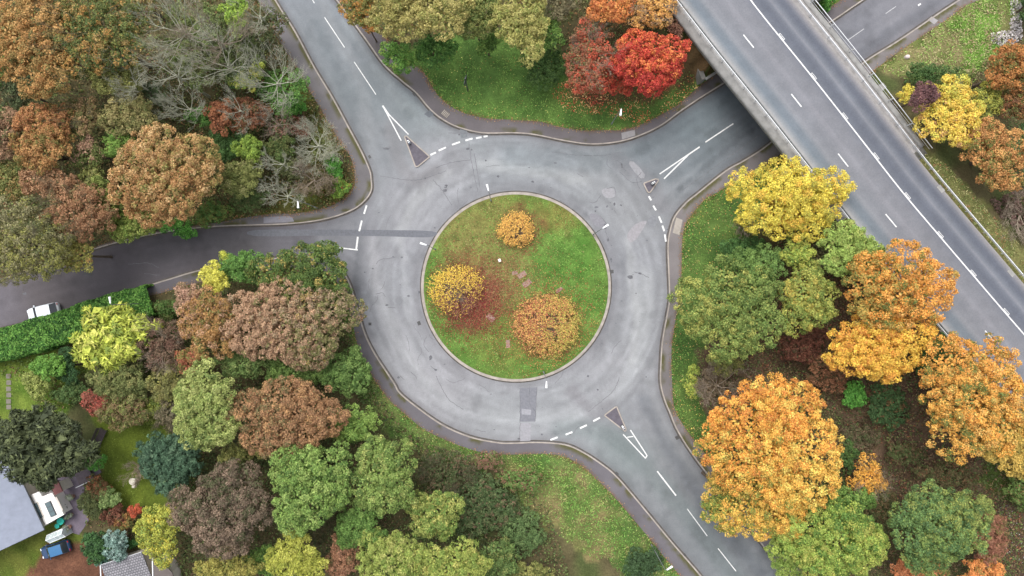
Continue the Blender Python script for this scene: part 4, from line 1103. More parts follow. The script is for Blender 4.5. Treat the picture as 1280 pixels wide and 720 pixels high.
bare(222, 96, 36, 24, 11, 'silvery bare tree with crooked limbs over the dark gap in the wood', group=G1, thick=1.5, dens=.7)
bare(286, 84, 42, 34, 11, 'bare tree with bright green ivy in its middle', group=G1, dens=1.0, ivy=(A((86, 136, 66, 4), (74, 116, 56, 2)), .45, 1.0))
bare(240, 138, 32, 26, 9, 'small white-twigged bare tree with a green top left of the rusty shrub', group=G1, ivy=(A((98, 146, 66, 4), (74, 112, 52, 2)), .5, .9))
bare(212, 138, 20, 18, 8, 'small pale bare tree just above the round rust tree', group=G1, thick=.9)
T(301, 28, 15, 22, 10, A((164, 190, 66, 4), (130, 162, 58, 3)), 'lime green tree among bare twigs near the top of the wood', group=G1)
T(309, 106, 14, 13, 7, ygreen, 'small lime shrub left of the bare tree by the footway', group=G1, **SH)
T(328, 92, 11, 13, 7, ygreen, 'small upright lime shrub touching the bare tree by the footway', group=G1, **SH)
bare(326, 22, 36, 30, 9, 'bare grey tree at the top edge nearest the footway', group=G1, dens=1.1, ivy=(A((90, 100, 60, 3), (112, 90, 64, 1)), .8, .5))
T(317, 60, 22, 22, 5, A((84, 96, 54, 3), (70, 84, 48, 2)), 'dark low tree between the lime tree and the footway', group=G1, cov=.8)
bare(347, 106, 42, 40, 8.5, 'spreading bare tree with green shoots beside the top left footway', group=G1, dens=1.2, ivy=(A((112, 160, 72, 4), (82, 122, 56, 3)), .75, .55))
T(277, 148, 19, 20, 7, A((176, 108, 76, 4), (152, 90, 66, 3)), 'rounded rusty red shrub at the heart of the bare trees', group=G1, **SH)
T(314, 146, 26, 24, 6, A((160, 98, 72, 4), (136, 84, 64, 3), (96, 92, 54, 2)), 'larger rusty shrub right of the rounded rusty red one', group=G1, **SH)
bare(302, 140, 18, 26, 8, 'thin whitish bare tree standing in the rusty shrubs', group=G1, thick=.9)
bare(348, 156, 28, 20, 6, 'pinkish bare shrub below the spreading bare tree', mat='twig_brown', group=G1, name='bare_shrub', cat='shrub', ivy=(A((168, 120, 104, 3), (96, 120, 66, 2)), .7, .5))
T(368, 134, 14, 12, 3, bgreen, 'small bright green shrub right of the spreading bare tree', group=G1, **SH)
T(376, 158, 11, 16, 3, A((140, 74, 62, 3), (110, 88, 56, 2)), 'small dark red shrub near the footway above the star-shaped bare bush', group=G1, **SH)
T(283, 182, 24, 20, 5, A((82, 120, 58, 3), (66, 98, 50, 3)), 'dark green shrub at the right shoulder of the round rust tree', group=G1, **SH)
T(314, 188, 19, 16, 6, A((146, 168, 62, 4), (116, 144, 54, 3)), 'rounded yellow-green shrub right of the round rust tree', group=G1, **SH)
T(306, 222, 25, 26, 6, A((138, 140, 74, 4), (114, 124, 62, 3), (160, 156, 96, 1)), 'olive shrub below the rounded yellow-green one', group=G1, **SH)
T(348, 186, 22, 14, 4.5, A((92, 114, 58, 3), (116, 122, 66, 2)), 'green thicket above the grey bare shrub', group=G1, **SH)
bare(398, 183, 29, 30, 5.5, 'star-shaped pale bare bush beside the footway', star=.5, limbs=16, group=G1, name='bare_shrub', cat='shrub', dens=1.3, ivy=(A((120, 128, 76, 1)), .6, .3))
bare(354, 206, 26, 16, 5.5, 'pale grey bare shrub between the olive shrub and the star-shaped bush', group=G1, name='bare_shrub', cat='shrub', ivy=(A((106, 112, 68, 1)), .7, .5))
bare(393, 226, 30, 26, 5, 'brown bare bush below the star-shaped one', mat='twig_brown', group=G1, name='bare_shrub', cat='shrub', dens=1.3, ivy=(A((124, 108, 80, 1)), .8, .5))
bare(360, 246, 28, 15, 4.5, 'whitish bare shrub beside the side road corner', group=G1, name='bare_shrub', cat='shrub', thick=1.3)
bare(342, 232, 16, 12, 4.5, 'small whitish bare shrub above the dark green one', group=G1, name='bare_shrub', cat='shrub')
T(314, 250, 22, 15, 3.5, A((86, 112, 58, 3), (104, 110, 64, 2)), 'dark green shrub near the kerb below the olive one', group=G1, **SH)
T(426, 232, 12, 14, 2.2, A((136, 166, 60, 3), (96, 136, 54, 2), (160, 80, 60, .6)), 'small yellow-green shrub on the corner inside the footway bend', group=G1, **SH)
T(418, 208, 10, 16, 2.2, bgreen, 'narrow green shrub right of the brown bare bush', group=G1, **SH)
# ---- above the top verge
T(448, 10, 26, 30, 8, A((140, 124, 62, 3), (196, 130, 62, 2), (116, 120, 58, 3)), 'orange and green tree leaning over the top road at its right side', group=G2)
T(462, 36, 12, 13, 6, A((214, 136, 66, 3), (160, 132, 66, 2)), 'small orange shrub below the orange and green tree', group=G2, **SH)
T(528, 18, 64, 40, 12, A((182, 166, 96, 4), (160, 150, 80, 3), (136, 138, 68, 2), (196, 178, 108, 1.5)), 'large tan-olive tree at the top centre', group=G2, rag=.32)
T(596, 22, 30, 34, 9.5, A((134, 138, 70, 3), (98, 116, 56, 3), (160, 154, 84, 1.5)), 'darker olive tree between the two tan-olive trees', group=G2)
T(654, 34, 36, 52, 11.5, A((184, 172, 98, 4), (162, 156, 80, 3), (138, 144, 70, 2)), 'second tan-olive tree, taller and narrower, above the signpost', group=G2, rag=.3)
T(497, 70, 28, 20, 5, A((104, 150, 60, 4), (84, 128, 52, 3), (136, 160, 70, 1)), 'bright green bush overhanging the left end of the top verge', group=G2, **SH)
T(542, 66, 34, 22, 5, A((86, 132, 56, 4), (72, 112, 50, 3), (112, 150, 68, 1)), 'green bush under the large tan-olive tree', group=G2, **SH)
T(610, 56, 18, 14, 5, green, 'small green bush left of the second tan-olive tree', group=G2, **SH)
T(682, 82, 34, 30, 4.0, A((76, 108, 52, 4), (92, 120, 60, 2), (60, 88, 44, 2)), 'dark green bush between the tan-olive tree and the red twiggy tree', group=G2, cov=.8, **SH)
T(700, 14, 24, 20, 8, A((142, 130, 96, 3), (116, 108, 76, 3)), 'grey-brown twiggy tree at the top edge left of the orange one', group=G2, twigs=.9, cov=.6)
T(690, 46, 16, 24, 7, green, 'narrow green tree behind the dark green bush', group=G2)
T(738, 74, 34, 46, 8, A((178, 92, 74, 3), (154, 112, 84, 2.5), (204, 80, 62, 3, (.5, -.2)), (112, 112, 66, 1.5)), 'half bare pinkish red tree left of the scarlet tree', group=G2, twigs=.7, cov=.8, twmat='twig_brown')
T(762, 14, 32, 24, 9, A((222, 130, 70, 4), (230, 156, 84, 2), (190, 100, 60, 2)), 'orange tree at the top edge above the pinkish red tree', group=G2, cov=.9)
T(812, 18, 38, 28, 8, A((236, 176, 92, 4), (218, 150, 84, 3), (166, 128, 96, 2)), 'golden orange thin-leaved tree beside the bridge at the top edge', group=G2, cov=.7, twigs=.8, twmat='twig_brown')
T(806, 84, 50, 42, 8.5, A((204, 60, 54, 5), (178, 46, 50, 3.5, (.1, -.4)), (220, 92, 62, 2.5, (.2, .5)), (234, 132, 70, 1.5, (.2, .6))), 'scarlet tree between the top verge and the bridge', group=G2, rag=.25)
T(768, 108, 24, 20, 5.5, A((206, 78, 60, 4), (184, 56, 52, 3), (150, 110, 76, 1)), 'low scarlet bush on the lower left of the scarlet tree', group=G2, **SH)
T(842, 42, 12, 15, 5, A((128, 84, 72, 3), (156, 112, 90, 2)), 'dark reddish twiggy shrub squeezed against the bridge edge', group=G2, cov=.6, **SH)
# ---- round island
GI = 'shrubs on the round island'
speckle(645, 287, 23, 22, 1.5, A((236, 180, 84, 5), (214, 150, 70, 3), (176, 120, 76, 1)), 'small round golden shrub near the top of the round island', 4400, GI)
speckle(571, 363, 35, 32, 1.6, A((240, 196, 66, 7, (-.25, .4)), (224, 172, 60, 3, (-.2, .3)), (134, 76, 70, 3, (.35, -.5)), (170, 110, 86, 1.5, (.2, -.2))), 'golden yellow shrub in a carpet of red leaves at the left of the round island', 6400, GI, hollow=.6)
speckle(684, 406, 42, 39, 1.7, A((226, 156, 90, 4, (-.35, .1)), (190, 174, 76, 4, (.35, -.1)), (236, 180, 104, 2), (176, 88, 72, 3, (-.4, .1))), 'largest island shrub, orange on one side and yellow-green on the other', 11500, GI, hollow=.12)
# ---- between the right-hand exit and the overpass
T(984, 248, 74, 50, 10.5, A((232, 206, 70, 5), (212, 186, 62, 3), (180, 172, 66, 2), (236, 184, 66, 1.5)), 'large lemon yellow tree against the near side of the bridge', group=G3, rag=.28)
T(974, 274, 24, 20, 9, A((240, 176, 62, 4), (96, 120, 54, 2, (0, -.5)), (220, 160, 56, 2)), 'golden shoots on a dark green base at the lower edge of the lemon tree', group=G3)
T(930, 312, 27, 16, 5.5, A((82, 122, 60, 4), (64, 100, 50, 3)), 'dark green bush above the big green tree, left of the yellow', group=G3, **SH)
bare(928, 284, 18, 16, 4, 'grey-brown bare shrub left of the golden shoots', mat='twig_brown', group=G3, name='bare_shrub', cat='shrub', ivy=(A((96, 96, 58, 1)), .7, .4))
T(918, 388, 66, 62, 11, A((136, 152, 74, 4), (112, 134, 62, 3), (170, 166, 80, 2, (-.4, 0)), (92, 118, 56, 2, (.3, .3))), 'big green tree nearest the right-hand footway', group=G3, rag=.34)
T(940, 336, 38, 30, 9.5, A((116, 146, 70, 4), (94, 126, 60, 3)), 'mid-green tree just above the big green tree', group=G3)
T(1003, 372, 34, 46, 10.5, A((172, 170, 76, 4), (144, 154, 68, 3), (190, 166, 72, 1.5, (-.4, .2)), (112, 134, 58, 2)), 'yellow-green tree between the big green tree and the orange one', group=G3)
T(990, 322, 22, 20, 9, ygreen, 'small yellow-green tree under the lemon tree', group=G3)
T(1052, 318, 40, 36, 10, A((158, 180, 84, 4), (134, 160, 72, 3), (174, 180, 92, 2)), 'pale green tree at the edge of the overpass between yellow and orange trees', group=G3)
T(1022, 322, 16, 24, 7, A((112, 104, 70, 3), (100, 112, 60, 2)), 'dull brown-green tree in the gap left of the pale green tree', group=G3, twigs=.8, cov=.6)
T(1111, 364, 64, 54, 12, A((236, 160, 68, 5, (.3, .1)), (222, 142, 58, 3), (176, 148, 70, 2.5, (-.4, -.2)), (108, 120, 56, 2, (-.2, -.4)), (240, 172, 92, 2, (.4, 0))), 'orange tree with a green middle overhanging the overpass', group=G3, rag=.36)
T(1092, 428, 68, 48, 11, A((244, 190, 64, 5), (236, 168, 56, 3), (226, 146, 56, 1.5, (-.3, .4))), 'bright golden tree directly below the overhanging orange one', group=G3, rag=.28)
T(1004, 430, 34, 24, 4.5, maroon, 'dark red bush under the yellow-green tree', group=G3, cov=.8, **SH)
T(1036, 462, 32, 24, 4, A((150, 96, 72, 3), (176, 118, 86, 2), (98, 84, 56, 2)), 'rusty bush left of the golden tree above the fern-green bush', group=G3, cov=.7, **SH)
bare(896, 482, 34, 28, 4.5, 'brown bare bush between the big green tree and the huge orange tree', mat='twig_brown', group=G3, name='bare_shrub', cat='shrub', dens=1.4, ivy=(A((122, 104, 82, 1)), .8, .45))
T(866, 478, 10, 22, 3, ygreen, 'yellow-green shrub on the left flank of the brown bare bush', group=G3, **SH)
T(905, 452, 26, 12, 4.5, olive, 'olive shrub in the shade below the big green tree', group=G3, **SH)
T(960, 556, 90, 84, 13, A((242, 178, 72, 5), (236, 156, 62, 3, (-.2, .5)), (250, 204, 96, 3.5, (.2, 0)), (214, 130, 58, 1.2, (-.5, .5)), (132, 136, 58, .8, (-.4, -.4))), 'huge round orange tree beside the lower right exit', group=G3, rag=.3)
T(952, 636, 66, 40, 10.5, A((240, 190, 80, 5), (232, 166, 68, 3), (138, 146, 62, 1.6, (-.6, 0))), 'golden tree at the foot of the huge orange one, over the exit road', group=G3, rag=.3)
T(898, 610, 26, 34, 9, A((214, 168, 74, 3, (-.3, .3)), (112, 134, 58, 3, (0, -.5)), (190, 150, 70, 1)), 'green and gold boughs of a smaller tree over the exit road kerb', group=G3)
T(1206, 494, 76, 78, 12.5, A((238, 170, 72, 5), (226, 148, 62, 3, (-.2, .4)), (240, 182, 96, 2), (116, 124, 58, 2, (-.3, .1)), (170, 148, 72, 1)), 'big orange tree with green flecks at the right edge', group=G3, rag=.34)
T(1252, 540, 54, 42, 11, A((222, 180, 84, 5), (196, 160, 74, 3), (160, 146, 72, 2)), 'yellow-ochre tree at the right edge below the big flecked orange one', group=G3)
T(1067, 493, 17, 15, 2.6, A((108, 178, 70, 4), (82, 150, 56, 3)), 'small fresh green fern-like bush below the golden tree', group=G3, leaf=.26, aspect=.4, frond=.4, **SH)
T(1106, 506, 24, 32, 3.2, A((76, 110, 62, 4), (62, 92, 52, 3), (128, 88, 60, .6)), 'dark green scrub left of the big flecked orange tree', group=G3, **SH)
T(1146, 442, 24, 34, 4, A((78, 116, 60, 4), (64, 96, 52, 3)), 'dark green bank bush between the golden tree and the flecked orange tree', group=G3, **SH)
T(1080, 596, 22, 26, 6, A((238, 172, 66, 4), (218, 146, 56, 2)), 'small sparse golden tree with dark gaps', group=G3, cov=.45, twigs=.8, twmat='twig_brown')
T(1034, 670, 66, 56, 11, A((166, 180, 76, 4), (136, 162, 66, 3), (184, 180, 84, 2), (98, 134, 58, 2.2, (.2, .5))), 'light green tree at the bottom edge right of the golden one', group=G3, rag=.32)
T(1058, 622, 26, 20, 7, green, 'mid-green tree behind the light green one at the bottom', group=G3)
T(985, 690, 32, 30, 7, A((160, 176, 80, 4), (128, 156, 66, 3)), 'pale green tree reaching over the footway at the bottom edge', group=G3)
T(1168, 654, 64, 60, 10.5, A((104, 136, 74, 4, (-.3, -.1)), (84, 116, 66, 3, (-.2, 0)), (150, 158, 78, 2.5, (.4, .2)), (126, 146, 70, 2)), 'blue-green tree at the bottom right with lighter tips', group=G3, rag=.32)
T(1236, 672, 20, 42, 5, A((158, 100, 82, 4), (176, 120, 96, 2), (130, 112, 66, 2)), 'reddish pink bush on the right flank of the blue-green tree', group=G3, **SH)
T(1128, 714, 20, 14, 5, A((226, 142, 100, 4), (208, 122, 80, 3)), 'coral bush at the bottom edge, leftmost under the blue-green tree', group=G3, **SH)
T(1158, 706, 24, 18, 5.5, A((220, 136, 92, 4), (116, 128, 62, 3)), 'coral and green bush at the bottom edge in the middle of the blue-green tree', group=G3, **SH)
T(1226, 714, 30, 18, 5, A((238, 152, 84, 4), (218, 128, 70, 2), (150, 130, 66, 1)), 'orange bush at the bottom edge below the reddish pink one', group=G3, **SH)
T(1100, 640, 20, 36, 3, A((104, 104, 62, 3), (128, 100, 70, 2), (80, 96, 54, 2)), 'dull brown-green scrub between the two bottom green trees', group=G3, cov=.7, **SH)
T(1262, 600, 34, 30, 2.6, A((110, 134, 64, 4), (88, 112, 54, 3), (146, 110, 74, 1)), 'green scrub at the right edge under the yellow-ochre tree', group=G3, cov=.8, **SH)
T(1180, 590, 40, 16, 2.4, A((112, 96, 66, 3), (92, 100, 56, 3), (134, 92, 66, 1)), 'brown scrub strip below the flecked orange tree', group=G3, cov=.7, **SH)
T(1012, 500, 20, 14, 2.0, A((96, 108, 60, 3), (120, 96, 68, 2)), 'low olive-brown bush above the top of the huge orange tree on its right', group=G3, cov=.7, **SH)
T(1074, 548, 26, 20, 2.2, A((104, 88, 66, 3), (88, 98, 58, 3), (126, 104, 80, 1)), 'low grey-brown bush above the small sparse golden tree', group=G3, cov=.7, **SH)
T(1130, 566, 22, 14, 2.0, A((90, 104, 58, 3), (116, 92, 66, 2)), 'low green-brown bush at the lower left of the flecked orange tree', group=G3, cov=.7, **SH)
T(1062, 566, 10, 24, 2.0, A((78, 112, 56, 3), (96, 128, 62, 2)), 'narrow green bush between the huge orange tree and the sparse golden one', group=G3, cov=.8, **SH)
# ---- beyond the overpass
T(1178, 147, 42, 47, 9.5, A((242, 206, 82, 5), (232, 186, 70, 3), (204, 196, 76, 1.5, (0, .5)), (190, 140, 90, 1, (0, -.3))), 'bright yellow tree beside the far handrail of the bridge', group=G6, rag=.28)
T(1124, 122, 12, 12, 6, yellow, 'small yellow bush left of the purple shrub behind the handrail', group=G6, **SH)
T(1142, 126, 17, 18, 10.2, A((126, 84, 86, 4), (104, 72, 76, 3)), 'purple-brown shrub set in the bright yellow tree', group=G6, **SH)
T(1226, 131, 21, 24, 7, A((176, 168, 66, 4, (.3, .2)), (140, 144, 60, 3), (110, 118, 54, 2)), 'olive-yellow round shrub right of the bright yellow tree', group=G6, **SH)
T(1231, 200, 46, 47, 9.5, A((206, 144, 86, 4), (188, 124, 74, 3), (116, 116, 56, 2.6), (220, 164, 96, 1.5)), 'rust-orange tree with green gaps below the olive-yellow shrub', group=G6, rag=.34)
T(1262, 88, 42, 36, 9, A((196, 126, 68, 4), (172, 104, 60, 3), (116, 112, 54, 2)), 'rusty orange tree near the top right corner', group=G6, rag=.3)
T(1262, 132, 26, 18, 7, A((168, 110, 66, 3), (110, 112, 56, 3), (128, 84, 60, 2)), 'brown and green shrub under the rusty orange corner tree', group=G6, **SH)
T(1278, 190, 18, 34, 6, A((88, 124, 74, 4), (72, 104, 62, 3)), 'grey-green shrub at the right edge beside the rust-orange tree', group=G6, **SH)
bare(1260, 268, 36, 36, 4.5, 'purplish bare thicket at the right edge above the overpass verge', mat='twig_brown', group=G6, name='bare_shrub', cat='shrub', dens=1.5, ivy=(A((118, 88, 82, 2), (98, 84, 68, 1)), .9, .5))
T(1284, 8, 12, 26, 2.5, dgreen, 'dark green bush in the top right corner', group=G6, **SH)
T(1150, 100, 36, 14, 1.8, A((72, 104, 54, 3), (92, 116, 58, 2)), 'dark green low scrub above the bright yellow tree', group=G6, cov=.7, **SH)
T(1035, 4, 14, 10, 1.6, bgreen, 'low green shrub behind the handrail at the top edge', group=G6, **SH)
# ---- lower left wood
T(382, 340, 62, 40, 8, A((92, 116, 54, 4), (74, 98, 46, 3), (120, 134, 60, 2), (176, 150, 78, .7, (-.4, .2))), 'dark green tree with yellow flecks on the inner corner of the side road', group=G4, rag=.06, flat=.9)
T(366, 402, 86, 56, 8.8, A((190, 148, 118, 5, (-.6, 0)), (166, 128, 100, 3, (-.4, 0)), (126, 124, 72, 2, (.8, -.2)), (162, 138, 108, 2.4, (.5, 0)), (178, 146, 84, .4)), 'broad dusty pink-brown tree beside the circulating road, greener on its right', group=G4, rag=.06, lump=.42)
T(265, 402, 34, 44, 9, A((188, 136, 82, 4), (160, 118, 70, 3), (122, 118, 60, 2), (196, 148, 116, 1.5, (-.6, .2))), 'rust-orange tree on the left of the dusty pink-brown one', group=G4, rag=.3)
T(240, 372, 16, 18, 7, A((190, 146, 124, 4), (150, 124, 90, 2)), 'small pinkish tree at the upper left of the rust-orange one', group=G4)
T(270, 349, 19, 17, 6.5, A((226, 214, 84, 5), (200, 192, 72, 2)), 'rounded yellow shrub over the south kerb of the side road', group=G4, **SH)
T(303, 334, 28, 20, 6, A((106, 150, 66, 4), (86, 128, 56, 3)), 'fresh green shrub between the yellow one and the dark green tree', group=G4, **SH)
T(289, 322, 11, 8, 5, A((206, 204, 72, 3), (150, 170, 66, 2)), 'tiny yellow-green shrub at the side road kerb', group=G4, **SH)
T(434, 466, 34, 28, 5.5, A((108, 140, 68, 4), (86, 118, 56, 3), (126, 154, 78, 1.5)), 'green tree on the curve of the footway below the brown and green tree', group=G4)
T(372, 462, 42, 20, 6, A((112, 140, 66, 4), (88, 116, 54, 3)), 'green tree in the strip under the dusty pink-brown tree', group=G4)
T(305, 452, 34, 18, 6.5, A((110, 136, 70, 4), (132, 146, 80, 2), (84, 108, 54, 2)), 'grey-green tree below the rust-orange tree', group=G4)
T(240, 450, 18, 14, 6, A((180, 100, 78, 3), (140, 130, 68, 2)), 'small red-tinged shrub left of the grey-green tree', group=G4, **SH)
T(262, 508, 38, 58, 10.5, A((164, 172, 92, 4), (138, 154, 78, 3), (184, 188, 110, 1.5), (110, 130, 66, 1.5)), 'tall pale green tree left of the rust-brown tree', group=G4, rag=.3)
T(355, 520, 74, 48, 9.5, A((178, 128, 92, 4), (152, 110, 80, 3), (124, 112, 72, 2, (-.5, .1)), (196, 146, 100, 1.5)), 'wide rust-brown tree in the lower left wood', group=G4, rag=.26)
T(440, 530, 40, 22, 7, A((134, 160, 72, 4), (106, 138, 60, 3)), 'fresh green tree right of the wide rust-brown tree', group=G4)
T(386, 606, 52, 58, 11, A((134, 162, 76, 4), (108, 140, 64, 3), (156, 176, 92, 2), (84, 114, 54, 1.5)), 'large bright green tree in the bottom left wood', group=G4, rag=.28)
T(478, 596, 48, 50, 10, A((136, 158, 76, 4), (112, 138, 64, 3), (166, 172, 92, 1.5), (88, 114, 56, 1.5)), 'large green tree right of the bright green one', group=G4, rag=.32)
T(452, 656, 32, 26, 8, A((104, 140, 62, 4), (84, 118, 52, 3), (128, 156, 74, 1.5)), 'mid-green tree below the gap between the two large green trees', group=G4)
T(545, 640, 38, 30, 8, A((150, 158, 76, 4, (-.1, 0)), (112, 140, 62, 3), (186, 178, 92, 1.3)), 'green tree with yellow tips beside the dark scrub', group=G4)
T(492, 694, 46, 32, 9, A((158, 168, 78, 4), (128, 148, 64, 3), (186, 184, 100, 1.5)), 'yellow-green tree at the bottom edge under the mid-green one', group=G4)
T(566, 704, 50, 30, 9, A((160, 168, 76, 4), (128, 148, 64, 3), (188, 180, 92, 1.5)), 'second yellow-green tree at the bottom edge, further right', group=G4)
T(372, 698, 38, 34, 9, A((180, 178, 66, 4), (154, 158, 58, 3), (200, 194, 86, 1.5)), 'mustard yellow-green tree at the bottom edge below the large bright green one', group=G4)
T(428, 696, 22, 28, 6.5, A((176, 122, 94, 4), (146, 100, 78, 3), (110, 96, 60, 1)), 'rust-pink shrub at the bottom edge right of the mustard tree', group=G4, **SH)
T(402, 655, 20, 22, 3.5, A((90, 80, 56, 3), (70, 78, 46, 3)), 'dark brown shrub in the shade between the green trees', group=G4, cov=.7, **SH)
T(622, 700, 30, 26, 5, A((104, 130, 66, 4), (86, 110, 56, 3), (136, 142, 76, 1.5)), 'green shrub at the bottom edge right of the yellow-green trees', group=G4, **SH)
T(660, 716, 28, 16, 4, olive, 'olive shrub at the bottom edge beside the rough grass', group=G4, **SH)
T(556, 588, 38, 30, 2.4, A((96, 102, 64, 3), (120, 96, 74, 2), (76, 94, 52, 3)), 'grey-brown scrub bush between the large green tree and the bottom verge', group=G4, twigs=1.0, cov=.6, **SH)
T(600, 630, 46, 42, 1.9, A((84, 108, 62, 4), (72, 94, 54, 3), (110, 122, 76, 2.5), (128, 98, 78, 1)), 'dark green bramble thicket in the rough ground', group=G4, cov=.8, **SH)
T(600, 575, 26, 14, 2.2, A((140, 98, 82, 3), (110, 120, 66, 2)), 'reddish bramble patch just behind the bottom verge', group=G4, cov=.6, **SH)
T(650, 600, 30, 16, 1.6, A((104, 136, 66, 3), (150, 108, 84, 1.5)), 'low mixed bramble patch at the edge of the rough grass', group=G4, cov=.6, **SH)
T(652, 662, 34, 30, 1.5, A((92, 120, 68, 3), (108, 132, 76, 2)), 'blue-green bramble patch above the olive shrub', group=G4, cov=.7, **SH)
T(806, 704, 26, 22, 2.2, A((70, 98, 60, 4), (58, 82, 50, 3)), 'dark green round bush beside the footway at the bottom edge', group=G4, **SH)
T(282, 634, 66, 58, 10, A((128, 106, 88, 4), (106, 92, 74, 3), (150, 124, 104, 2, (-.2, -.3)), (92, 94, 62, 2, (-.1, .3))), 'large dark brown tree above the bottom left corner', group=G4, rag=.26)
T(288, 708, 44, 18, 7, A((168, 154, 74, 4), (136, 136, 62, 3)), 'yellow-olive tree at the bottom edge under the dark brown one', group=G4)
T(332, 696, 20, 18, 5, green, 'small green shrub between the dark brown and mustard trees', group=G4, **SH)
T(300, 566, 26, 12, 5, olive, 'olive shrub squeezed between the rust-brown and dark brown trees', group=G4, **SH)
# ---- gardens
T(143, 420, 52, 40, 6.5, A((184, 188, 62, 5), (156, 166, 52, 3), (108, 124, 44, 2), (202, 196, 88, 2)), 'bright yellow conifer in front of the clipped hedge', name='conifer', group=G5, leaf=.66, lump=.75, cov=1.35, frond=.93, aspect=.26, mat='needle', rag=.3)
T(207, 430, 32, 38, 5.5, A((132, 104, 84, 4), (108, 88, 70, 3), (122, 84, 72, 1.5)), 'brown thin-leaved tree right of the yellow conifer', group=G5, twigs=.9, twmat='twig_brown', cov=.7)
T(216, 478, 30, 30, 5.5, A((136, 128, 72, 4), (112, 112, 62, 3), (150, 146, 72, 1.5)), 'olive tree below the brown thin-leaved one', group=G5, cov=.9)
T(152, 476, 44, 24, 5, A((124, 130, 72, 4), (102, 112, 60, 3), (146, 142, 84, 1.5)), 'olive-green tree below the yellow conifer', group=G5)
T(124, 500, 19, 18, 4.5, A((180, 84, 76, 4), (150, 88, 76, 3)), 'crimson bush at the upper edge of the lawn', group=G5, cov=.9, **SH)
T(158, 512, 34, 26, 4.5, A((136, 110, 76, 4), (110, 112, 62, 3), (128, 138, 66, 1.5)), 'brown-green bush right of the crimson one', group=G5, cov=.9, **SH)
T(192, 510, 18, 18, 3.5, A((138, 144, 56, 4), (108, 124, 54, 3)), 'yellow-green bush at the top right corner of the lawn', group=G5, **SH)
T(214, 520, 18, 24, 5, A((132, 118, 90, 4), (108, 102, 76, 3)), 'grey-brown bush left of the tall pale green tree', group=G5, twigs=.8, cov=.7, **SH)
T(64, 460, 20, 20, 4.5, A((120, 166, 66, 4), (94, 142, 56, 3)), 'fresh green bush under the hedge', group=G5, **SH)
T(86, 458, 18, 24, 3.6, A((66, 104, 58, 4), (50, 82, 48, 3)), 'dark green bush between the fresh green one and the yellow conifer', group=G5, frond=.5, aspect=.4, **SH)
T(48, 478, 20, 20, 4, A((170, 176, 92, 4), (140, 150, 76, 3)), 'pale yellow-green bush on the left lawn', group=G5, **SH)
T(88, 488, 22, 18, 3, A((82, 110, 58, 4), (100, 120, 64, 2)), 'dark green bush above the large dark conifer', group=G5, **SH)
T(56, 556, 64, 56, 9, A((66, 74, 44, 4), (50, 58, 36, 4), (90, 98, 60, 2)), 'large very dark conifer over the house roof', name='conifer', group=G5, leaf=.55, lump=.6, cov=1.7, frond=.8, aspect=.30, mat='needle', rag=.28)
T(216, 572, 42, 42, 7, A((66, 96, 70, 4), (52, 80, 58, 4), (90, 118, 88, 1.5)), 'dark bluish green conifer right of the lawn', name='conifer', group=G5, leaf=.36, lump=.4, cov=1.3, frond=.4, aspect=.25, mat='needle')
T(213, 386, 20, 14, 2.2, A((84, 118, 54, 3), (104, 112, 58, 2)), 'green bush at the end of the clipped hedge', group=G5, **SH)
T(117, 578, 17, 10, 1.8, A((104, 170, 66, 4), (82, 142, 56, 3)), 'small bright green garden hedge above the steps', group=G5, **SH)
T(124, 608, 18, 14, 2.2, A((128, 86, 60, 3), (100, 104, 58, 3), (168, 96, 66, 1)), 'russet garden shrub right of the patio steps', group=G5, **SH)
T(114, 628, 16, 20, 2.2, A((98, 106, 60, 4), (80, 90, 52, 2)), 'dull green garden shrub on the edge of the patio', group=G5, **SH)
T(136, 622, 13, 14, 2.4, A((140, 160, 92, 4), (104, 132, 70, 2)), 'pale green garden shrub right of the dull green one', group=G5, **SH)
T(142, 645, 18, 12, 2, maroon, 'maroon garden shrub above the blue-green conifer', group=G5, **SH)
T(172, 638, 10, 14, 2.2, A((206, 84, 60, 4), (170, 80, 58, 2)), 'small scarlet garden shrub at the bottom of the lawn', group=G5, **SH)
T(158, 652, 14, 12, 1.8, A((168, 112, 66, 3), (116, 116, 60, 2)), 'orange-brown garden shrub left of the scarlet one', group=G5, **SH)
T(122, 681, 24, 20, 4, A((54, 90, 44, 4), (44, 74, 40, 3), (70, 106, 52, 1)), 'dense dark green conifer above the brown drive', name='conifer', group=G5, leaf=.3, lump=.35, frond=.7, aspect=.35, mat='needle', cov=1.5)
T(146, 678, 16, 24, 3.8, A((118, 150, 138, 4), (96, 126, 116, 3), (144, 168, 158, 1)), 'silvery blue-green conifer against the garage', name='conifer', group=G5, leaf=.28, lump=.4, frond=.6, aspect=.4, mat='needle', cov=1.4)
T(128, 698, 16, 9, 2.4, A((98, 150, 128, 4), (82, 126, 108, 2)), 'low teal conifer at the corner of the garage', name='conifer', group=G5, leaf=.25, frond=.6, aspect=.4, mat='needle')
T(163, 679, 10, 9, 1.6, A((70, 120, 58, 4), (58, 98, 48, 2)), 'small clipped round green bush above the garage roof', group=G5, **SH)
T(202, 664, 28, 42, 6.5, A((186, 184, 70, 4), (160, 166, 64, 3), (216, 196, 70, 1.6), (120, 140, 62, 1.5)), 'yellow-green tree above the garage roof', group=G5, cov=.8, rag=.3)
bare(172, 588, 16, 16, 2.4, 'pinkish bare shrub on the lawn beside the garden ornament', mat='twig_brown', group=G5, name='bare_shrub', cat='shrub', limbs=9, thick=.6, ivy=(A((150, 132, 104, 1)), .7, .5))

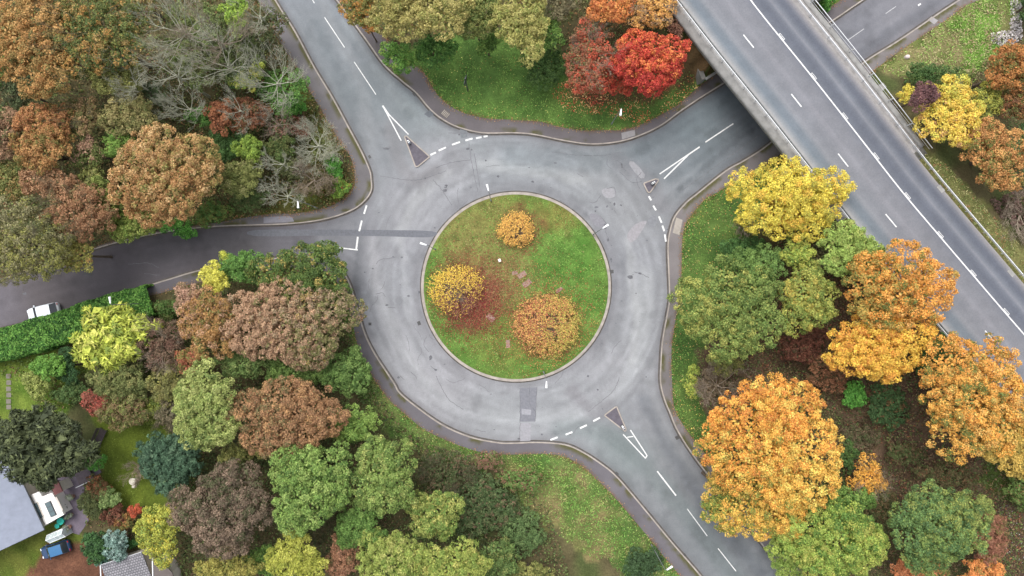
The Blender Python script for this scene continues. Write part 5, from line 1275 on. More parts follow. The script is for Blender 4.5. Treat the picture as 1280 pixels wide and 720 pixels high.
# clipped hedge along the side road
hl = smooth([(-45, 440), (0, 431), (50, 417), (100, 401), (150, 385), (186, 374)], 8)
HZ = 2.3
hw = PP(hl, HZ); rs = np.random.RandomState(55)
t = empty('hedge', (hw[20][0], hw[20][1], .1), 0, 'long clipped green hedge beside the parked white car', 'hedge')
hp = np.array(hw); c0 = np.array([hw[20][0], hw[20][1], .1])
n = 34000
i = rs.randint(0, len(hp) - 1, n); f = rs.rand(n)[:, None]
p = hp[i] * (1 - f) + hp[i + 1] * f; d = hp[i + 1] - hp[i]; d /= np.linalg.norm(d, axis=1)[:, None]
nr = np.column_stack([-d[:, 1], d[:, 0]])
half = 1.9 + .7 * (noise2(p[:, 0], p[:, 1], 1.5, 3) - .5)
top = rs.rand(n) < .62
off = np.where(top, rs.uniform(-1, 1, n), np.sign(rs.uniform(-1, 1, n)) * rs.uniform(.93, 1.05, n)) * half
lz = np.where(top, HZ - .12 + .4 * (noise2(p[:, 0] + nr[:, 0] * off, p[:, 1] + nr[:, 1] * off, .55, 4) - .5) - .25 * rs.rand(n), rs.uniform(.05, HZ - .1, n))
lz -= np.clip(np.abs(off) / half - .8, 0, .3) * 1.2
pos = np.column_stack([p + nr * off[:, None], lz]) - np.array([c0[0], c0[1], 0])
dirs = np.column_stack([nr * np.sign(off)[:, None] * (~top)[:, None], top * 1.0]) + rs.normal(0, .2, (n, 3))
dirs /= np.linalg.norm(dirs, axis=1)[:, None]
cc = np.array([lina(q) for q in ((98, 148, 64), (76, 122, 54), (128, 174, 84), (58, 98, 46))])[np.where(rs.rand(n) < .5, (noise2(p[:, 0] + nr[:, 0] * off, p[:, 1] + nr[:, 1] * off, .8, 14) * 5).astype(int).clip(0, 3), rs.choice(4, n, p=[.4, .3, .18, .12]))] * KL * rs.uniform(.55, 1.35, (n, 1))
V, F, C_ = leaves_from(pos, dirs, .24, .17, cc, rs)
obj('foliage', np_mesh('foliage', V, F, C_), M['leaf'], t)
core = MB(); a_ = offset(hw, 1.75); b_ = offset(hw, -1.75)
core.prism([(q[0] - c0[0], q[1] - c0[1]) for q in a_[:-3] + b_[:-3][::-1]], 0, HZ - .45); core.build('stems', mat_plain('hedge_dark_core', (.03, .04, .02), .95), t)  # one solid near-black block fills the hedge behind its leaves

# ================================================================ stuff nobody could count
isl_g = lambda x, y: isl_z(x, y) + .08
def scatter(name, label, cat, polys, dens, size, pal, hmax, seed, zf, excl=None, clumpy=.5, mat='leaf', aspect=.6, up=.5, noise_scale=2.0, zpx=0.0, nz=1.0):
    rs = np.random.RandomState(seed); P_ = []; 
    for poly in polys:
        w = PP(poly, zpx); xs = [q[0] for q in w]; ys = [q[1] for q in w]
        n = int((max(xs) - min(xs)) * (max(ys) - min(ys)) * dens)
        x = rs.uniform(min(xs), max(xs), n); y = rs.uniform(min(ys), max(ys), n)
        ok = inpoly(x, y, w)
        if zf is not isl_g and zf is not isl_z: ok &= ~inpoly(x, y, hard)
        if max(q[0] for q in w) > 15 and zf is not isl_g and zf is not isl_z:
            dl = lateral(x, y); ok &= (dl < -8.2) | (dl > (3.95 if zpx else 5.6))
        if excl: 
            for e in excl: ok &= ~inpoly(x, y, e)
        nn = noise2(x, y, noise_scale, seed, 3)
        ok &= rs.rand(n) < np.clip((nn - clumpy) * 6 + .5, .0, 1)
        P_.append(np.column_stack([x[ok], y[ok], nn[ok]]))
    p = np.vstack(P_); n = len(p)
    hh = hmax * np.clip(noise2(p[:, 0], p[:, 1], 1.4, seed + 5) * 1.6 - .3, .05, 1)
    z = zf(p[:, 0], p[:, 1]) + hh * rs.uniform(.2, 1, n)
    dirs = rs.normal(0, .6, (n, 3)) + np.array([0, 0, .8]); dirs /= np.linalg.norm(dirs, axis=1)[:, None]
    w = np.array([q[1] for q in pal], float); w /= w.sum()
    ci = rs.choice(len(pal), n, p=w)
    m = noise2(p[:, 0], p[:, 1], 1.1, seed + 9); ci = np.where(rs.rand(n) < .5, np.clip((m * 1.6 - .3) * len(pal), 0, len(pal) - 1).astype(int), ci)
    C = np.array([leafc(np.array(q[0])) for q in pal])[ci] * 1.15 * rs.uniform(.6, 1.35, (n, 1))
    sz = size * rs.uniform(.6, 1.4, n)
    V, F, c = leaves_from(np.column_stack([p[:, :2], z]), dirs, sz, sz * aspect, C, rs, up=up, tilt=nz)
    o = obj(name, np_mesh(name, V, F, c), M[mat]); return tag(o, label, cat, kind='stuff')
gz = lambda x, y: .1 + hill(x, y)

garden = [PP([(-60, 590), (60, 590), (110, 560), (215, 510), (215, 720), (-60, 720)])]
scatter('undergrowth', 'low brown and green undergrowth on the floor of the upper left wood', 'undergrowth', [[(-60, -40), (320, -40), (440, 200), (443, 238), (420, 258), (300, 276), (200, 290), (100, 316), (0, 350), (-60, 350)]], 26, .28,
        [((92, 104, 56), 3), ((70, 84, 46), 3), ((124, 104, 66), 2), ((110, 124, 62), 1), ((140, 96, 66), 1)], 1.1, 201, gz, clumpy=.3)
scatter('undergrowth', 'dark undergrowth beneath the lower left wood', 'undergrowth', [[(215, 360), (430, 340), (445, 440), (500, 530), (600, 590), (680, 620), (720, 740), (210, 740)]], 26, .28,
        [((74, 90, 48), 3), ((98, 114, 60), 3), ((104, 84, 60), 1.5), ((60, 70, 42), 2)], 1.1, 202, gz, clumpy=.32)
scatter('undergrowth', 'brown bramble floor below the overpass bank', 'undergrowth', [[(960, 300), (1040, 290), (1290, 560), (1290, 740), (960, 740), (900, 600), (880, 500), (900, 430)]], 40, .24,
        [((110, 86, 64), 2.5), ((88, 76, 56), 2.5), ((84, 98, 54), 3.5), ((128, 104, 76), 1.5), ((134, 80, 60), 1), ((104, 124, 62), 2.2)], 1.2, 203, gz, clumpy=.28)
scatter('undergrowth', 'rough scrub between trees beyond the overpass', 'undergrowth', [[(1115, 110), (1200, 100), (1250, 60), (1300, 40), (1300, 345), (1270, 300), (1190, 215), (1120, 150)]], 24, .24,
        [((104, 96, 60), 3), ((84, 104, 54), 3), ((128, 104, 72), 2), ((120, 78, 62), 1)], .7, 204, gz, clumpy=.3)
scatter('undergrowth', 'leafy ground cover under the trees above the top verge', 'undergrowth', [[(440, -40), (880, -40), (872, 60), (800, 70), (700, 60), (600, 40), (500, 55), (470, 40)]], 24, .26,
        [((84, 104, 52), 3), ((112, 104, 62), 2), ((140, 98, 66), 1.5)], .9, 205, gz, clumpy=.3)
scatter('undergrowth', 'garden border plants around the lawns', 'undergrowth', [[(-40, 445), (60, 430), (200, 395), (250, 420), (260, 560), (235, 640), (215, 600), (205, 520), (120, 500), (60, 520), (30, 480)], [(104, 605), (130, 600), (150, 640), (205, 640), (215, 700), (180, 690), (110, 660)]], 22, .24,
        [((84, 106, 54), 3), ((104, 120, 60), 2), ((112, 84, 60), 1.5), ((132, 128, 68), 1)], .7, 206, gz, clumpy=.36)
gp = [((96, 138, 54), 3), ((76, 118, 46), 3), ((122, 154, 68), 2), ((146, 142, 84), 1)]
scatter('grass', 'green grass of the top verge', 'grass', [zones[0][0]], 46, .2, gp[:3], .12, 211, gz, clumpy=.2, mat='litter', aspect=.3, up=.3)
scatter('grass', 'grass strip and rough meadow inside the bottom footway', 'grass', [zones[1][0], zones[2][0]], 40, .24, gp + [((128, 116, 76), .8)], .22, 212, gz, clumpy=.25, mat='litter', aspect=.3)
scatter('grass', 'grass strip inside the right-hand footway', 'grass', [zones[3][0]], 46, .2, gp[:3] + [((130, 118, 66), .6)], .14, 213, gz, clumpy=.2, mat='litter', aspect=.3)
scatter('grass', 'tussocky grass beyond the overpass', 'grass', [zones[7][0], zones[8][0]], 40, .28, [((110, 140, 60), 3), ((134, 162, 76), 2), ((160, 148, 104), 2), ((140, 118, 88), 1)], .25, 214, gz, clumpy=.25, mat='litter', aspect=.3)
scatter('grass', 'weedy grass of the overpass verge', 'grass', [zones[9][0]], 44, .24, [((118, 122, 66), 3), ((148, 140, 92), 2), ((96, 110, 54), 2), ((150, 100, 70), .5)], .18, 215, gz, clumpy=.2, mat='litter', aspect=.3, zpx=6.3)
scatter('grass', 'short turf of the garden lawns', 'grass', [zones[4][0], zones[5][0], zones[6][0]], 26, .14, [((110, 128, 48), 3), ((124, 140, 56), 2)], .05, 216, gz, clumpy=.2, mat='litter', aspect=.35)
scatter('grass', 'narrow weedy grass margin inside the top left footway', 'grass', [zones[12][0]], 40, .2, [((110, 118, 56), 3), ((96, 128, 52), 2), ((140, 104, 66), 1.5)], .2, 217, gz, clumpy=.25, mat='litter', aspect=.35)
circ_px = [(645 + 113 * math.cos(a * PI / 30), 358.5 + 113 * math.sin(a * PI / 30)) for a in range(60)]
scatter('grass', 'green turf covering the round island', 'grass', [circ_px], 40, .18, gp[:3] + [((150, 136, 86), 1)], .10, 218, isl_z, clumpy=.36, mat='litter', aspect=.3)
def cp(x, y, a, b): return [(x + a * math.cos(k * PI / 12), y + b * math.sin(k * PI / 12)) for k in range(24)]
def drift(name, label, discs, seed, size=.12):
    rs = np.random.RandomState(seed); Q = []; CC = []
    for px, py, R_, n, pal in discs:
        cx, cy = P(px, py, .5); a = rs.uniform(0, 2 * PI, n); r = np.abs(rs.normal(0, .62, n)) ** .8 * R_ + rs.exponential(.12, n) * R_
        Q.append(np.column_stack([cx + r * np.cos(a), cy + r * np.sin(a)])); CC.append(np.array([lina(c) for c in pal])[rs.randint(0, len(pal), n)])
    q = np.vstack(Q); c = np.vstack(CC) * KG * 1.1 * rs.uniform(.7, 1.3, (len(q), 1))
    ok = np.hypot(q[:, 0] - ISL_C[0], q[:, 1] - ISL_C[1]) < ISL_R - .5
    q, c = q[ok], c[ok]; n = len(q)
    d = rs.normal(0, .25, (n, 3)) + np.array([0, 0, 1.0])
    sz = size * rs.uniform(.6, 1.4, n)
    V, F, col = leaves_from(np.column_stack([q, isl_g(q[:, 0], q[:, 1]) + rs.uniform(0, .05, n)]), d, sz, sz * .7, col_ if False else c, rs, up=2)
    tag(obj(name, np_mesh(name, V, F, col), M['litter']), label, 'fallen leaves', kind='stuff')
drift('fallen_leaves', 'dark red fallen leaves round the yellow island shrub', [(588, 376, 4.4, 8000, [(142, 54, 54), (126, 52, 52), (164, 74, 64), (176, 116, 84)]), (572, 350, 4.4, 900, [(176, 120, 80), (150, 84, 66)])], 221)
drift('fallen_leaves', 'brown and orange fallen leaves under the upper and lower island shrubs', [(684, 406, 5.6, 6500, [(180, 104, 72), (156, 76, 62), (206, 160, 96)]), (652, 292, 3.0, 1300, [(150, 84, 66), (176, 120, 80)]), (622, 350, 5.0, 1800, [(170, 120, 86), (150, 96, 74), (186, 150, 104)])], 222)
scatter('fallen_leaves', 'red and pale leaves strewn on the grass under the scarlet tree', 'fallen leaves', [cp(800, 118, 74, 36), cp(740, 118, 50, 26)], 22, .14, [((206, 90, 66), 3), ((226, 176, 116), 2), ((190, 70, 60), 2)], .03, 223, lambda x, y: gz(x, y) + .14, clumpy=.38, mat='litter', aspect=.7, up=1.5)
scatter('fallen_leaves', 'yellow and brown leaves on the right-hand grass strip', 'fallen leaves', [zones[3][0]], 4, .13, [((206, 180, 84), 3), ((170, 110, 70), 2), ((196, 160, 110), 1)], .03, 224, lambda x, y: gz(x, y) + .16, clumpy=.3, mat='litter', aspect=.7, up=1.5)
scatter('fallen_leaves', 'scattered leaves on the top verge', 'fallen leaves', [zones[0][0]], 2, .11, [((206, 190, 104), 3), ((180, 120, 76), 2)], .03, 226, lambda x, y: gz(x, y) + .14, clumpy=.3, mat='litter', aspect=.7, up=1.5)
scatter('fallen_leaves', 'rusty leaf litter blanketing the brown garden drive', 'fallen leaves', [zones[15][0]], 60, .15, [((150, 104, 82), 3), ((124, 82, 66), 3), ((176, 134, 108), 1)], .03, 227, lambda x, y: gz(x, y) + .04, clumpy=.15, mat='litter', aspect=.7, up=1.5)
# leaves blown against the outer kerbs: along the back edges of the footways
rs = np.random.RandomState(9); L_ = []
for ln, a, b in ((No, 20, 110), (Eo, 40, 130), (So, 30, 110), (Wo, 30, 110)):
    q = np.array(ln); i = rs.randint(0, len(q) - 1, 1300); f = rs.rand(1300)[:, None]
    L_.append(q[i] * (1 - f) + q[i + 1] * f + rs.normal(0, .22, (1300, 2)))
q = np.vstack(L_); n = len(q)
cc = np.array([lina(c) for c in ((158, 112, 78), (128, 92, 66), (176, 140, 96), (110, 110, 62))])[rs.randint(0, 4, n)] * KL
dirs = np.tile([0, 0, 1.0], (n, 1))
V, F, c = leaves_from(np.column_stack([q, np.full(n, .15) + hill(q[:, 0], q[:, 1])]), dirs, .14, .1, cc, rs, up=2)
tag(obj('fallen_leaves', np_mesh('fallen_leaves', V, F, c), M['litter']), 'thin line of brown leaves along the back edges of the footways', 'fallen leaves', kind='stuff')
# pale rubble and wood chips
rub = [((196, 190, 184), 3), ((168, 160, 156), 3), ((140, 132, 134), 2)]
scatter('rubble', 'pale rubble strip near the top right corner', 'rubble', [[(1262, -10), (1276, 5), (1276, 50), (1255, 60), (1236, 52), (1238, 42), (1262, 38)]], 50, .3, rub, .15, 231, gz, clumpy=.2, mat='litter', aspect=.8, up=.8)
scatter('rubble', 'white flecks of litter on the bare soil at the lower right', 'litter', [[(1215, 620), (1240, 622), (1285, 670), (1275, 700), (1235, 690)]], 7, .16, [((220, 216, 214), 3), ((170, 160, 160), 1)], .12, 232, gz, clumpy=.35, mat='litter', aspect=.6, up=.8)
# ================================================================ cars
def make_car(px, py, z, head, L, W, Hc, body, label, group, roofc=None, rear_dark=False):
    """head: heading angle of the bonnet in world radians"""
    x, y = P(px, py, 1.0)
    t = empty('parked_car', (x, y, z), head, label, 'car', group)
    bm_ = mat_plain(label.split()[0] + '_car_paint', body, .28, .04, 2, .0, spec=.6)
    rf = mat_plain(label.split()[0] + '_roof_paint', roofc or body, .25, .03, 2, .0, spec=.6)
    gl = mat_plain('car_glass', (.02, .025, .03), .08, .05, 2, spec=.8)
    tr = mat_plain('tyre_rubber', (.02, .02, .02), .9)
    h = W / 2; belt = Hc * .60
    # lofted lower body: stations from tail to nose
    st = [(-L / 2, .30, .42, belt * .82, .74), (-L / 2 + .12, .24, .46, belt * .95, .9), (-L / 2 + .5, .2, .5, belt, .98), (-.3, .2, .5, belt * 1.0, 1), (L * .14, .2, .5, belt * .98, 1), (L * .27, .2, .5, belt * .9, .99), (L / 2 - .35, .2, .46, belt * .78, .95), (L / 2 - .08, .24, .42, belt * .66, .84), (L / 2, .3, .4, belt * .55, .66)]
    vs = []; fs = []
    for (sx, zl, zm, zt, w) in st:
        ring = [(-1 * w * .86, zl), (-1 * w, zm), (-1 * w * .985, zt - .12), (-w * .86, zt), (-w * .4, zt + .025), (w * .4, zt + .025), (w * .86, zt), (w * .985, zt - .12), (w, zm), (w * .86, zl)]
        vs += [(sx, a * h, b) for a, b in ring]
    k = 10
    for i in range(len(st) - 1):
        for j in range(k): fs.append((i * k + j, i * k + (j + 1) % k, (i + 1) * k + (j + 1) % k, (i + 1) * k + j))
    fs.append(tuple(range(k))[::-1]); fs.append(tuple((len(st) - 1) * k + j for j in range(k)))
    b = MB().add(vs, fs).build('body', bm_, t, sm=True)
    # glasshouse: four panes leaning in to the roof
    x0, x1, x2, x3 = -L * .47, -L * .34, L * .06, L * .25
    wb, wt = h * .9, h * .74; zr = Hc - .04
    A0, A1, A2, A3 = (x3, -wb, belt), (x3, wb, belt), (x2, wt, zr), (x2, -wt, zr)
    B0, B1, B2, B3 = (x0, wb, belt), (x0, -wb, belt), (x1, -wt, zr), (x1, wt, zr)
    MB().add([A0, A1, A2, A3], [(0, 1, 2, 3)]).build('windscreen', gl, t)
    MB().add([B0, B1, B2, B3], [(0, 1, 2, 3)]).build('rear_window', gl, t)
    MB().add([A1, B0, B3, A2], [(0, 1, 2, 3)]).build('side_window', gl, t)
    MB().add([B1, A0, A3, B2], [(0, 1, 2, 3)]).build('side_window', gl, t)
    r = MB()
    n_ = 6
    for i in range(n_ + 1):
        xx = x1 - .05 + (x2 - x1 + .1) * i / n_; cr = .05 * math.sin(PI * i / n_)
        for j, a in enumerate((-1.02, -.6, 0, .6, 1.02)): r.v.append((xx, a * wt, zr + .015 + cr + .035 * (1 - a * a)))
    for i in range(n_):
        for j in range(4): r.f.append((i * 5 + j, (i + 1) * 5 + j, (i + 1) * 5 + j + 1, i * 5 + j + 1))
    r.build('roof', rf, t, sm=True)
    if rear_dark:
        MB().box(-L / 2 + .30, 0, belt * .98 + .03, .42, W * .8, .05).build('tailgate', mat_plain('black_trim', (.03, .03, .035), .4), t, .02)
        MB().box(-L / 2 + .16, 0, belt * .93 + .02, .07, W * .78, .05).build('tailgate_trim', bm_, t, .01)
    for sx in (L * .31, -L * .3):
        for sy in (-1, 1):
            wv = MB().tube([(sx, sy * (h - .2), .31), (sx, sy * (h - .01), .31)], .31, 16).build('wheel', tr, t)
            MB().tube([(sx, sy * (h - .005), .31), (sx, sy * (h + .005), .31)], .19, 12).build('rim', M['galv'], wv)
    for sy in (-1, 1):
        MB().box(L / 2 - .14, sy * h * .6, belt * .64, .2, .3, .12).build('headlight', mat_plain('headlight_lens', (.7, .72, .75), .15), t, .03)
        MB().box(-L / 2 + .05, sy * h * .62, belt * .8, .1, .26, .16).build('tail_light', mat_plain('tail_light_lens', (.4, .01, .01), .2), t, .03)
        MB().box(x3 - .25, sy * (h + .08), belt + .02, .12, .2, .12).build('mirror', bm_, t, .03)
    return t
def head_of(a, b):
    return math.atan2(-(b[1] - a[1]), b[0] - a[0])
make_car(51.5, 390, .01, head_of((70, 385.5), (33, 394.5)), 4.0, 1.66, 1.52, (.72, .76, .8), 'white hatchback with black rear parked against the clipped hedge', 'parked cars', rear_dark=True)
make_car(67.5, 688.0, .12, head_of((85, 682.5), (50, 693.5)), 3.7, 1.6, 1.45, (.02, .05, .12), 'dark blue small car with a lighter roof parked on the lawn by the house', 'parked cars', (.035, .13, .27))

# ================================================================ house, garage and garden
def RP(pts, z, t): return [(P(a, b, z)[0] - t[0], P(a, b, z)[1] - t[1]) for a, b in pts]
roofm = mat_plain('blue_grey_roof', [v * KG for v in lin((158, 165, 182))], .8, .10, 1.4)
wallm = mat_plain('rendered_wall', (.55, .5, .44), .9, .1, 2)
white = mat_plain('white_board', (.78, .75, .72), .6, .06, 2)
o = P(20, 660); t = empty('house', (o[0], o[1], .1), 0, 'house with a large plain blue-grey roof at the left edge', 'house')
ez = 2.7
# eaves line runs from (16,578) to (55.6,661.8); roof rises to the left of it
e0, e1 = P(13, 570, ez), P(55.8, 662, ez)
ux, uy = e1[0] - e0[0], e1[1] - e0[1]; LL = math.hypot(ux, uy); ux /= LL; uy /= LL; vx, vy = uy, -ux      # v points away from the garden (left, down)
if vx > 0: vx, vy = -vx, -vy
e0 = (e1[0] - ux * 12.5, e1[1] - uy * 12.5)
q = lambda p: (p[0] - o[0], p[1] - o[1])
W_ = 11.0; rz_ = ez + 1.2
a, b = q(e0), q(e1); c = (b[0] + vx * W_ / 2, b[1] + vy * W_ / 2); d = (a[0] + vx * W_ / 2, a[1] + vy * W_ / 2); e = (b[0] + vx * W_, b[1] + vy * W_); f = (a[0] + vx * W_, a[1] + vy * W_)
th = .14
vs = [(a[0], a[1], ez), (b[0], b[1], ez), (c[0], c[1], rz_), (d[0], d[1], rz_), (e[0], e[1], ez), (f[0], f[1], ez)]
vs += [(v[0], v[1], v[2] - th) for v in vs]
MB().add(vs, [(0, 1, 2, 3), (3, 2, 4, 5), (7, 6, 9, 8), (8, 9, 11, 10), (1, 0, 6, 7), (4, 10, 11, 5), (1, 7, 8, 2), (2, 8, 10, 4), (0, 3, 9, 6), (3, 5, 11, 9)]).build('roof', roofm, t)
ins = lambda p, k: (p[0] + (vx * k), p[1] + (vy * k))
wa, wb_ = ins(a, .4), ins(b, .4); wb_ = (wb_[0] - ux * .35, wb_[1] - uy * .35); wa = (wa[0] + ux * .35, wa[1] + uy * .35)
we, wf = (wb_[0] + vx * (W_ - .8), wb_[1] + vy * (W_ - .8)), (wa[0] + vx * (W_ - .8), wa[1] + vy * (W_ - .8))
MB().prism([wa, wb_, we, wf], 0, ez - .2).build('wall', wallm, t)
for (g0, g1) in ((a, b), (b, e)):
    l = [(g0[0], g0[1], ez - .1), (g1[0], g1[1], ez - .1)]
    MB().tube(l, .075, 6).build('gutter', M['steel_dark'], t)
# white flat-roofed extension with two roof lights
xz = 2.1
t2o = P(58, 636); t2 = empty('garden_room', (t2o[0], t2o[1], .1), 0, 'white flat-roofed garden room with two black roof lights on the side of the house', 'extension')
ext = [(38.5, 618.5), (50, 614), (53, 620.5), (66, 615.5), (80.5, 643), (57.5, 656)]
MB().prism(RP(ext, xz, t2o), xz - .35, xz).build('roof', white, t2, .02)
inn = [(41, 620), (50, 616.5), (53.5, 622.5), (65, 618), (78.5, 642), (58.5, 653)]
MB().prism(RP(inn, xz, t2o), 0, xz - .36).build('wall', white, t2)
lanternbase = RP([(57, 625), (65, 621.5), (74, 640.5), (66, 645)], xz, t2o)
glassm = mat_plain('roof_light_glass', (.09, .13, .14), .1, .1, 2, spec=.8)
def roof_light(p0, p1, w, n, z, parent, off):
    a = P(*p0, z); b = P(*p1, z); dx, dy = b[0] - a[0], b[1] - a[1]; L = math.hypot(dx, dy); an = math.atan2(dy, dx)
    cx, cy = (a[0] + b[0]) / 2 - off[0], (a[1] + b[1]) / 2 - off[1]
    g = MB().box(cx, cy, z + .06, L, w, .12, an).build('roof_light', M['steel_dark'], parent)
    for i in range(n):
        s_ = (i + .5) / n - .5
        MB().box(cx + dx * s_, cy + dy * s_, z + .128, L / n - .09, w - .12, .02, an).build('pane', glassm, g)
roof_light((44.5, 629), (52, 647), .62, 3, xz, t2, t2o)
roof_light((60.5, 627), (68.5, 644.5), .74, 3, xz, t2, t2o)
MB().prism(RP([(46, 627.5), (48, 626.8), (56.5, 646), (54.8, 647)], xz, t2o), xz, xz + .07).build('upstand', wallm, t2)
MB().prism(RP([(70, 621), (72, 620.5), (80, 637), (78, 638)], xz, t2o), xz, xz + .07).build('upstand', wallm, t2)
# brick-red terrace beside it and dark opening
t3o = P(70, 610); t3 = empty('brick_outhouse', (t3o[0], t3o[1], .1), 0, 'small red-brown roofed outhouse between garden room and dark conifer', 'outhouse')
redm = mat_plain('red_brown_felt', [v * KG for v in lin((132, 86, 84))], .9, .2, 2)
MB().prism(RP([(63, 606), (73, 601), (79, 614), (69, 619)], 2.3, t3o), 2.15, 2.3).build('roof', redm, t3)
MB().prism(RP([(64, 607), (72.5, 602.5), (78, 613.5), (69.5, 617.8)], 2.3, t3o), 0, 2.14).build('wall', wallm, t3)
patm = mat_tint('patio_stone', 5, .25, 1.2, .15, .9, .01, .2)
def flatcol(rgb):
    return lambda x, y: lina(rgb)[None, :] * KG * (1 + (noise2(x, y, .8, 6) - .5) * .5)[:, None]
tess('patio', PP([(60, 596), (84, 596), (100, 590), (122, 582), (128, 590), (108, 601), (104, 625), (112, 650), (100, 668), (86, 664), (60, 600)]), patm, .4, lambda x, y: np.full_like(x, .17), flatcol((128, 118, 130)), skirt=0)
# greenhouse
gx = P(70, 670, 1.6); an = head_of((58, 671), (76, 663.5))
t = empty('greenhouse', (gx[0], gx[1], .1), an, 'small white-framed glass greenhouse beside the blue car', 'greenhouse')
gm = mat_plain('greenhouse_glass', (.45, .52, .52), .15, .25, 2, spec=.8)
fr = MB(); gw, gl_, gh, gr = 1.0, 2.1, 1.5, 1.95
gla = MB()
gla.add([(-gl_ / 2, -gw / 2, 0), (gl_ / 2, -gw / 2, 0), (gl_ / 2, gw / 2, 0), (-gl_ / 2, gw / 2, 0), (-gl_ / 2, -gw / 2, gh), (gl_ / 2, -gw / 2, gh), (gl_ / 2, gw / 2, gh), (-gl_ / 2, gw / 2, gh), (-gl_ / 2, 0, gr), (gl_ / 2, 0, gr)],
        [(0, 1, 5, 4), (2, 3, 7, 6), (4, 5, 9, 8), (6, 7, 8, 9), (1, 2, 6, 9, 5), (3, 0, 4, 8, 7)])
gla.build('glazing', gm, t)
for xx in [-gl_ / 2 + gl_ * i / 4 for i in range(5)]:
    fr.tube([(xx, -gw / 2, 0), (xx, -gw / 2, gh), (xx, 0, gr), (xx, gw / 2, gh), (xx, gw / 2, 0)], .03, 4)
for yy, zz in ((-gw / 2, gh), (gw / 2, gh), (0, gr + .01)):
    fr.tube([(-gl_ / 2, yy, zz), (gl_ / 2, yy, zz)], .04, 4)
fr.build('frame', M['lamp_white'], t)
# teal pots
tm = mat_plain('teal_plastic', (.02, .42, .33), .4, .1, 4)
for (x_, y_, r_, l) in ((75.8, 651.5, .42, 'larger round teal tub beside the garden room'), (71.6, 657.5, .28, 'smaller round teal tub nearer the greenhouse')):
    x, y = P(x_, y_, .6); t = empty('garden_tub', (x, y, .15), 0, l, 'tub', 'teal tubs by the garden room')
    mb = MB(); mb.tube([(0, 0, 0), (0, 0, .5)], [r_ * .8, r_], 16); mb.build('body', tm, t, sm=False)
    MB().tube([(0, 0, .5), (0, 0, .54)], r_ * 1.06, 16).build('lid', tm, t); MB().box(0, 0, .56, r_ * .5, .06, .05).build('handle', tm, t)
# plants in pots by the patio edge
for (x_, y_, l) in ((79, 633, 'pot of pale foliage at the corner of the garden room'), (84, 660, 'grey-leaved potted plant beside the greenhouse'), (71, 620, 'dark green potted plant beside the red-brown outhouse'), (86, 645, 'leafy potted plant on the patio right of the teal tubs'), (88, 622, 'green potted plant at the upper end of the patio')):
    x, y = P(x_, y_, .8); t = empty('potted_plant', (x, y, .15), 0, l, 'potted plant', 'potted plants on the patio')
    MB().tube([(0, 0, 0), (0, 0, .4)], [.2, .28], 12).build('pot', mat_plain('clay_pot', (.35, .2, .14), .8), t)
    me, B = crown_mesh('foliage', .45, .45, .6, .35, green if 'dark' in l else A((150, 158, 140, 3), (120, 134, 100, 2)), int(x_), .12, .18, 1.0); obj('foliage', me, M['leaf'], t)
# garden bench / seat, steps, ornament, stepping stones
def bench(px, py, a, label):
    x, y = P(px, py, .5); t = empty('garden_bench', (x, y, .1), a, label, 'bench')
    dk = mat_plain('dark_stained_wood', (.06, .045, .05), .6, .2, 4)
    for nm, z, y0, n_ in (('seat', .45, -.42, 6),):
        mb = MB()
        for i in range(n_): mb.box(0, y0 + .15 * i, z, 2.3, .12, .04)
        mb.build('seat', dk, t)
    mb = MB()
    for i in range(4): mb.box(0, .48 + .03 * i, .6 + .12 * i, 2.3, .03, .09)
    mb.build('backrest', dk, t)
    for sx in (-1.05, 1.05):
        for sy in (-.4, .45): MB().box(sx, sy, .22, .08, .08, .44).build('leg', dk, t)
        MB().box(sx, 0, .66, .08, .9, .05).build('armrest', dk, t)
bench(124.5, 547, math.radians(66), 'dark wooden garden bench between the dark conifer and the lawn')
stm = mat_plain('step_timber', (.10, .08, .09), .8, .2, 3)
x, y = P(106, 595, .3); t = empty('garden_steps', (x, y, .1), math.radians(25), 'dark timber garden steps with a pale handrail at the top of the patio', 'steps')
for i in range(4): MB().box(-.9 + .55 * i, 0, .05 + .06 * i, .5, 1.5, .1 + .12 * i).build('step', stm, t)
MB().tube([(-1.2, -.85, .75), (1.0, -.85, 1.1)], .045, 6).build('handrail', M['lamp_white'], t)
for xx in (-1.15, 0, .95): MB().tube([(xx, -.85, 0), (xx, -.85, .9)], .03, 6).build('post', M['lamp_white'], t)
x, y = P(167, 601, .6); t = empty('garden_ornament', (x, y, .1), math.radians(-15), 'cream stone garden ornament standing on the lawn', 'ornament')
cs = mat_plain('cream_stone', (.62, .57, .47), .85, .15, 4)
MB().tube([(0, 0, 0), (0, 0, .1), (0, 0, .6), (0, 0, .66)], [.26, .2, .13, .3], 12).build('pedestal', cs, t)
MB().tube([(0, 0, .66), (0, 0, .72), (0, 0, .8)], [.3, .42, .44], 16).build('basin', cs, t)
MB().box(.05, -.72, .18, .42, .5, .36, .1, .85).build('plinth', cs, t, .02)
sp = mat_plain('stepping_stone', [v * KG for v in lin((142, 136, 124))], .9, .2, 3)
for i, (yy) in enumerate((470, 478, 486, 493.5, 501.5, 508.5)):
    x, y = P(11.8 + .3 * (i % 2), yy); nth = ('first', 'second', 'third', 'fourth', 'fifth', 'last')[i]
    t = MB().prism([(-.3, -.28), (0, -.31), (.31, -.27), (.29, .27), (0, .3), (-.3, .28)], -.05, .04).build('stepping_stone', sp, None, .02)
    t.location = (x, y, .14); tag(t, nth + ' stepping stone of the row on the left lawn, counted from the hedge', 'stepping stone', 'stepping stones on the left lawn')
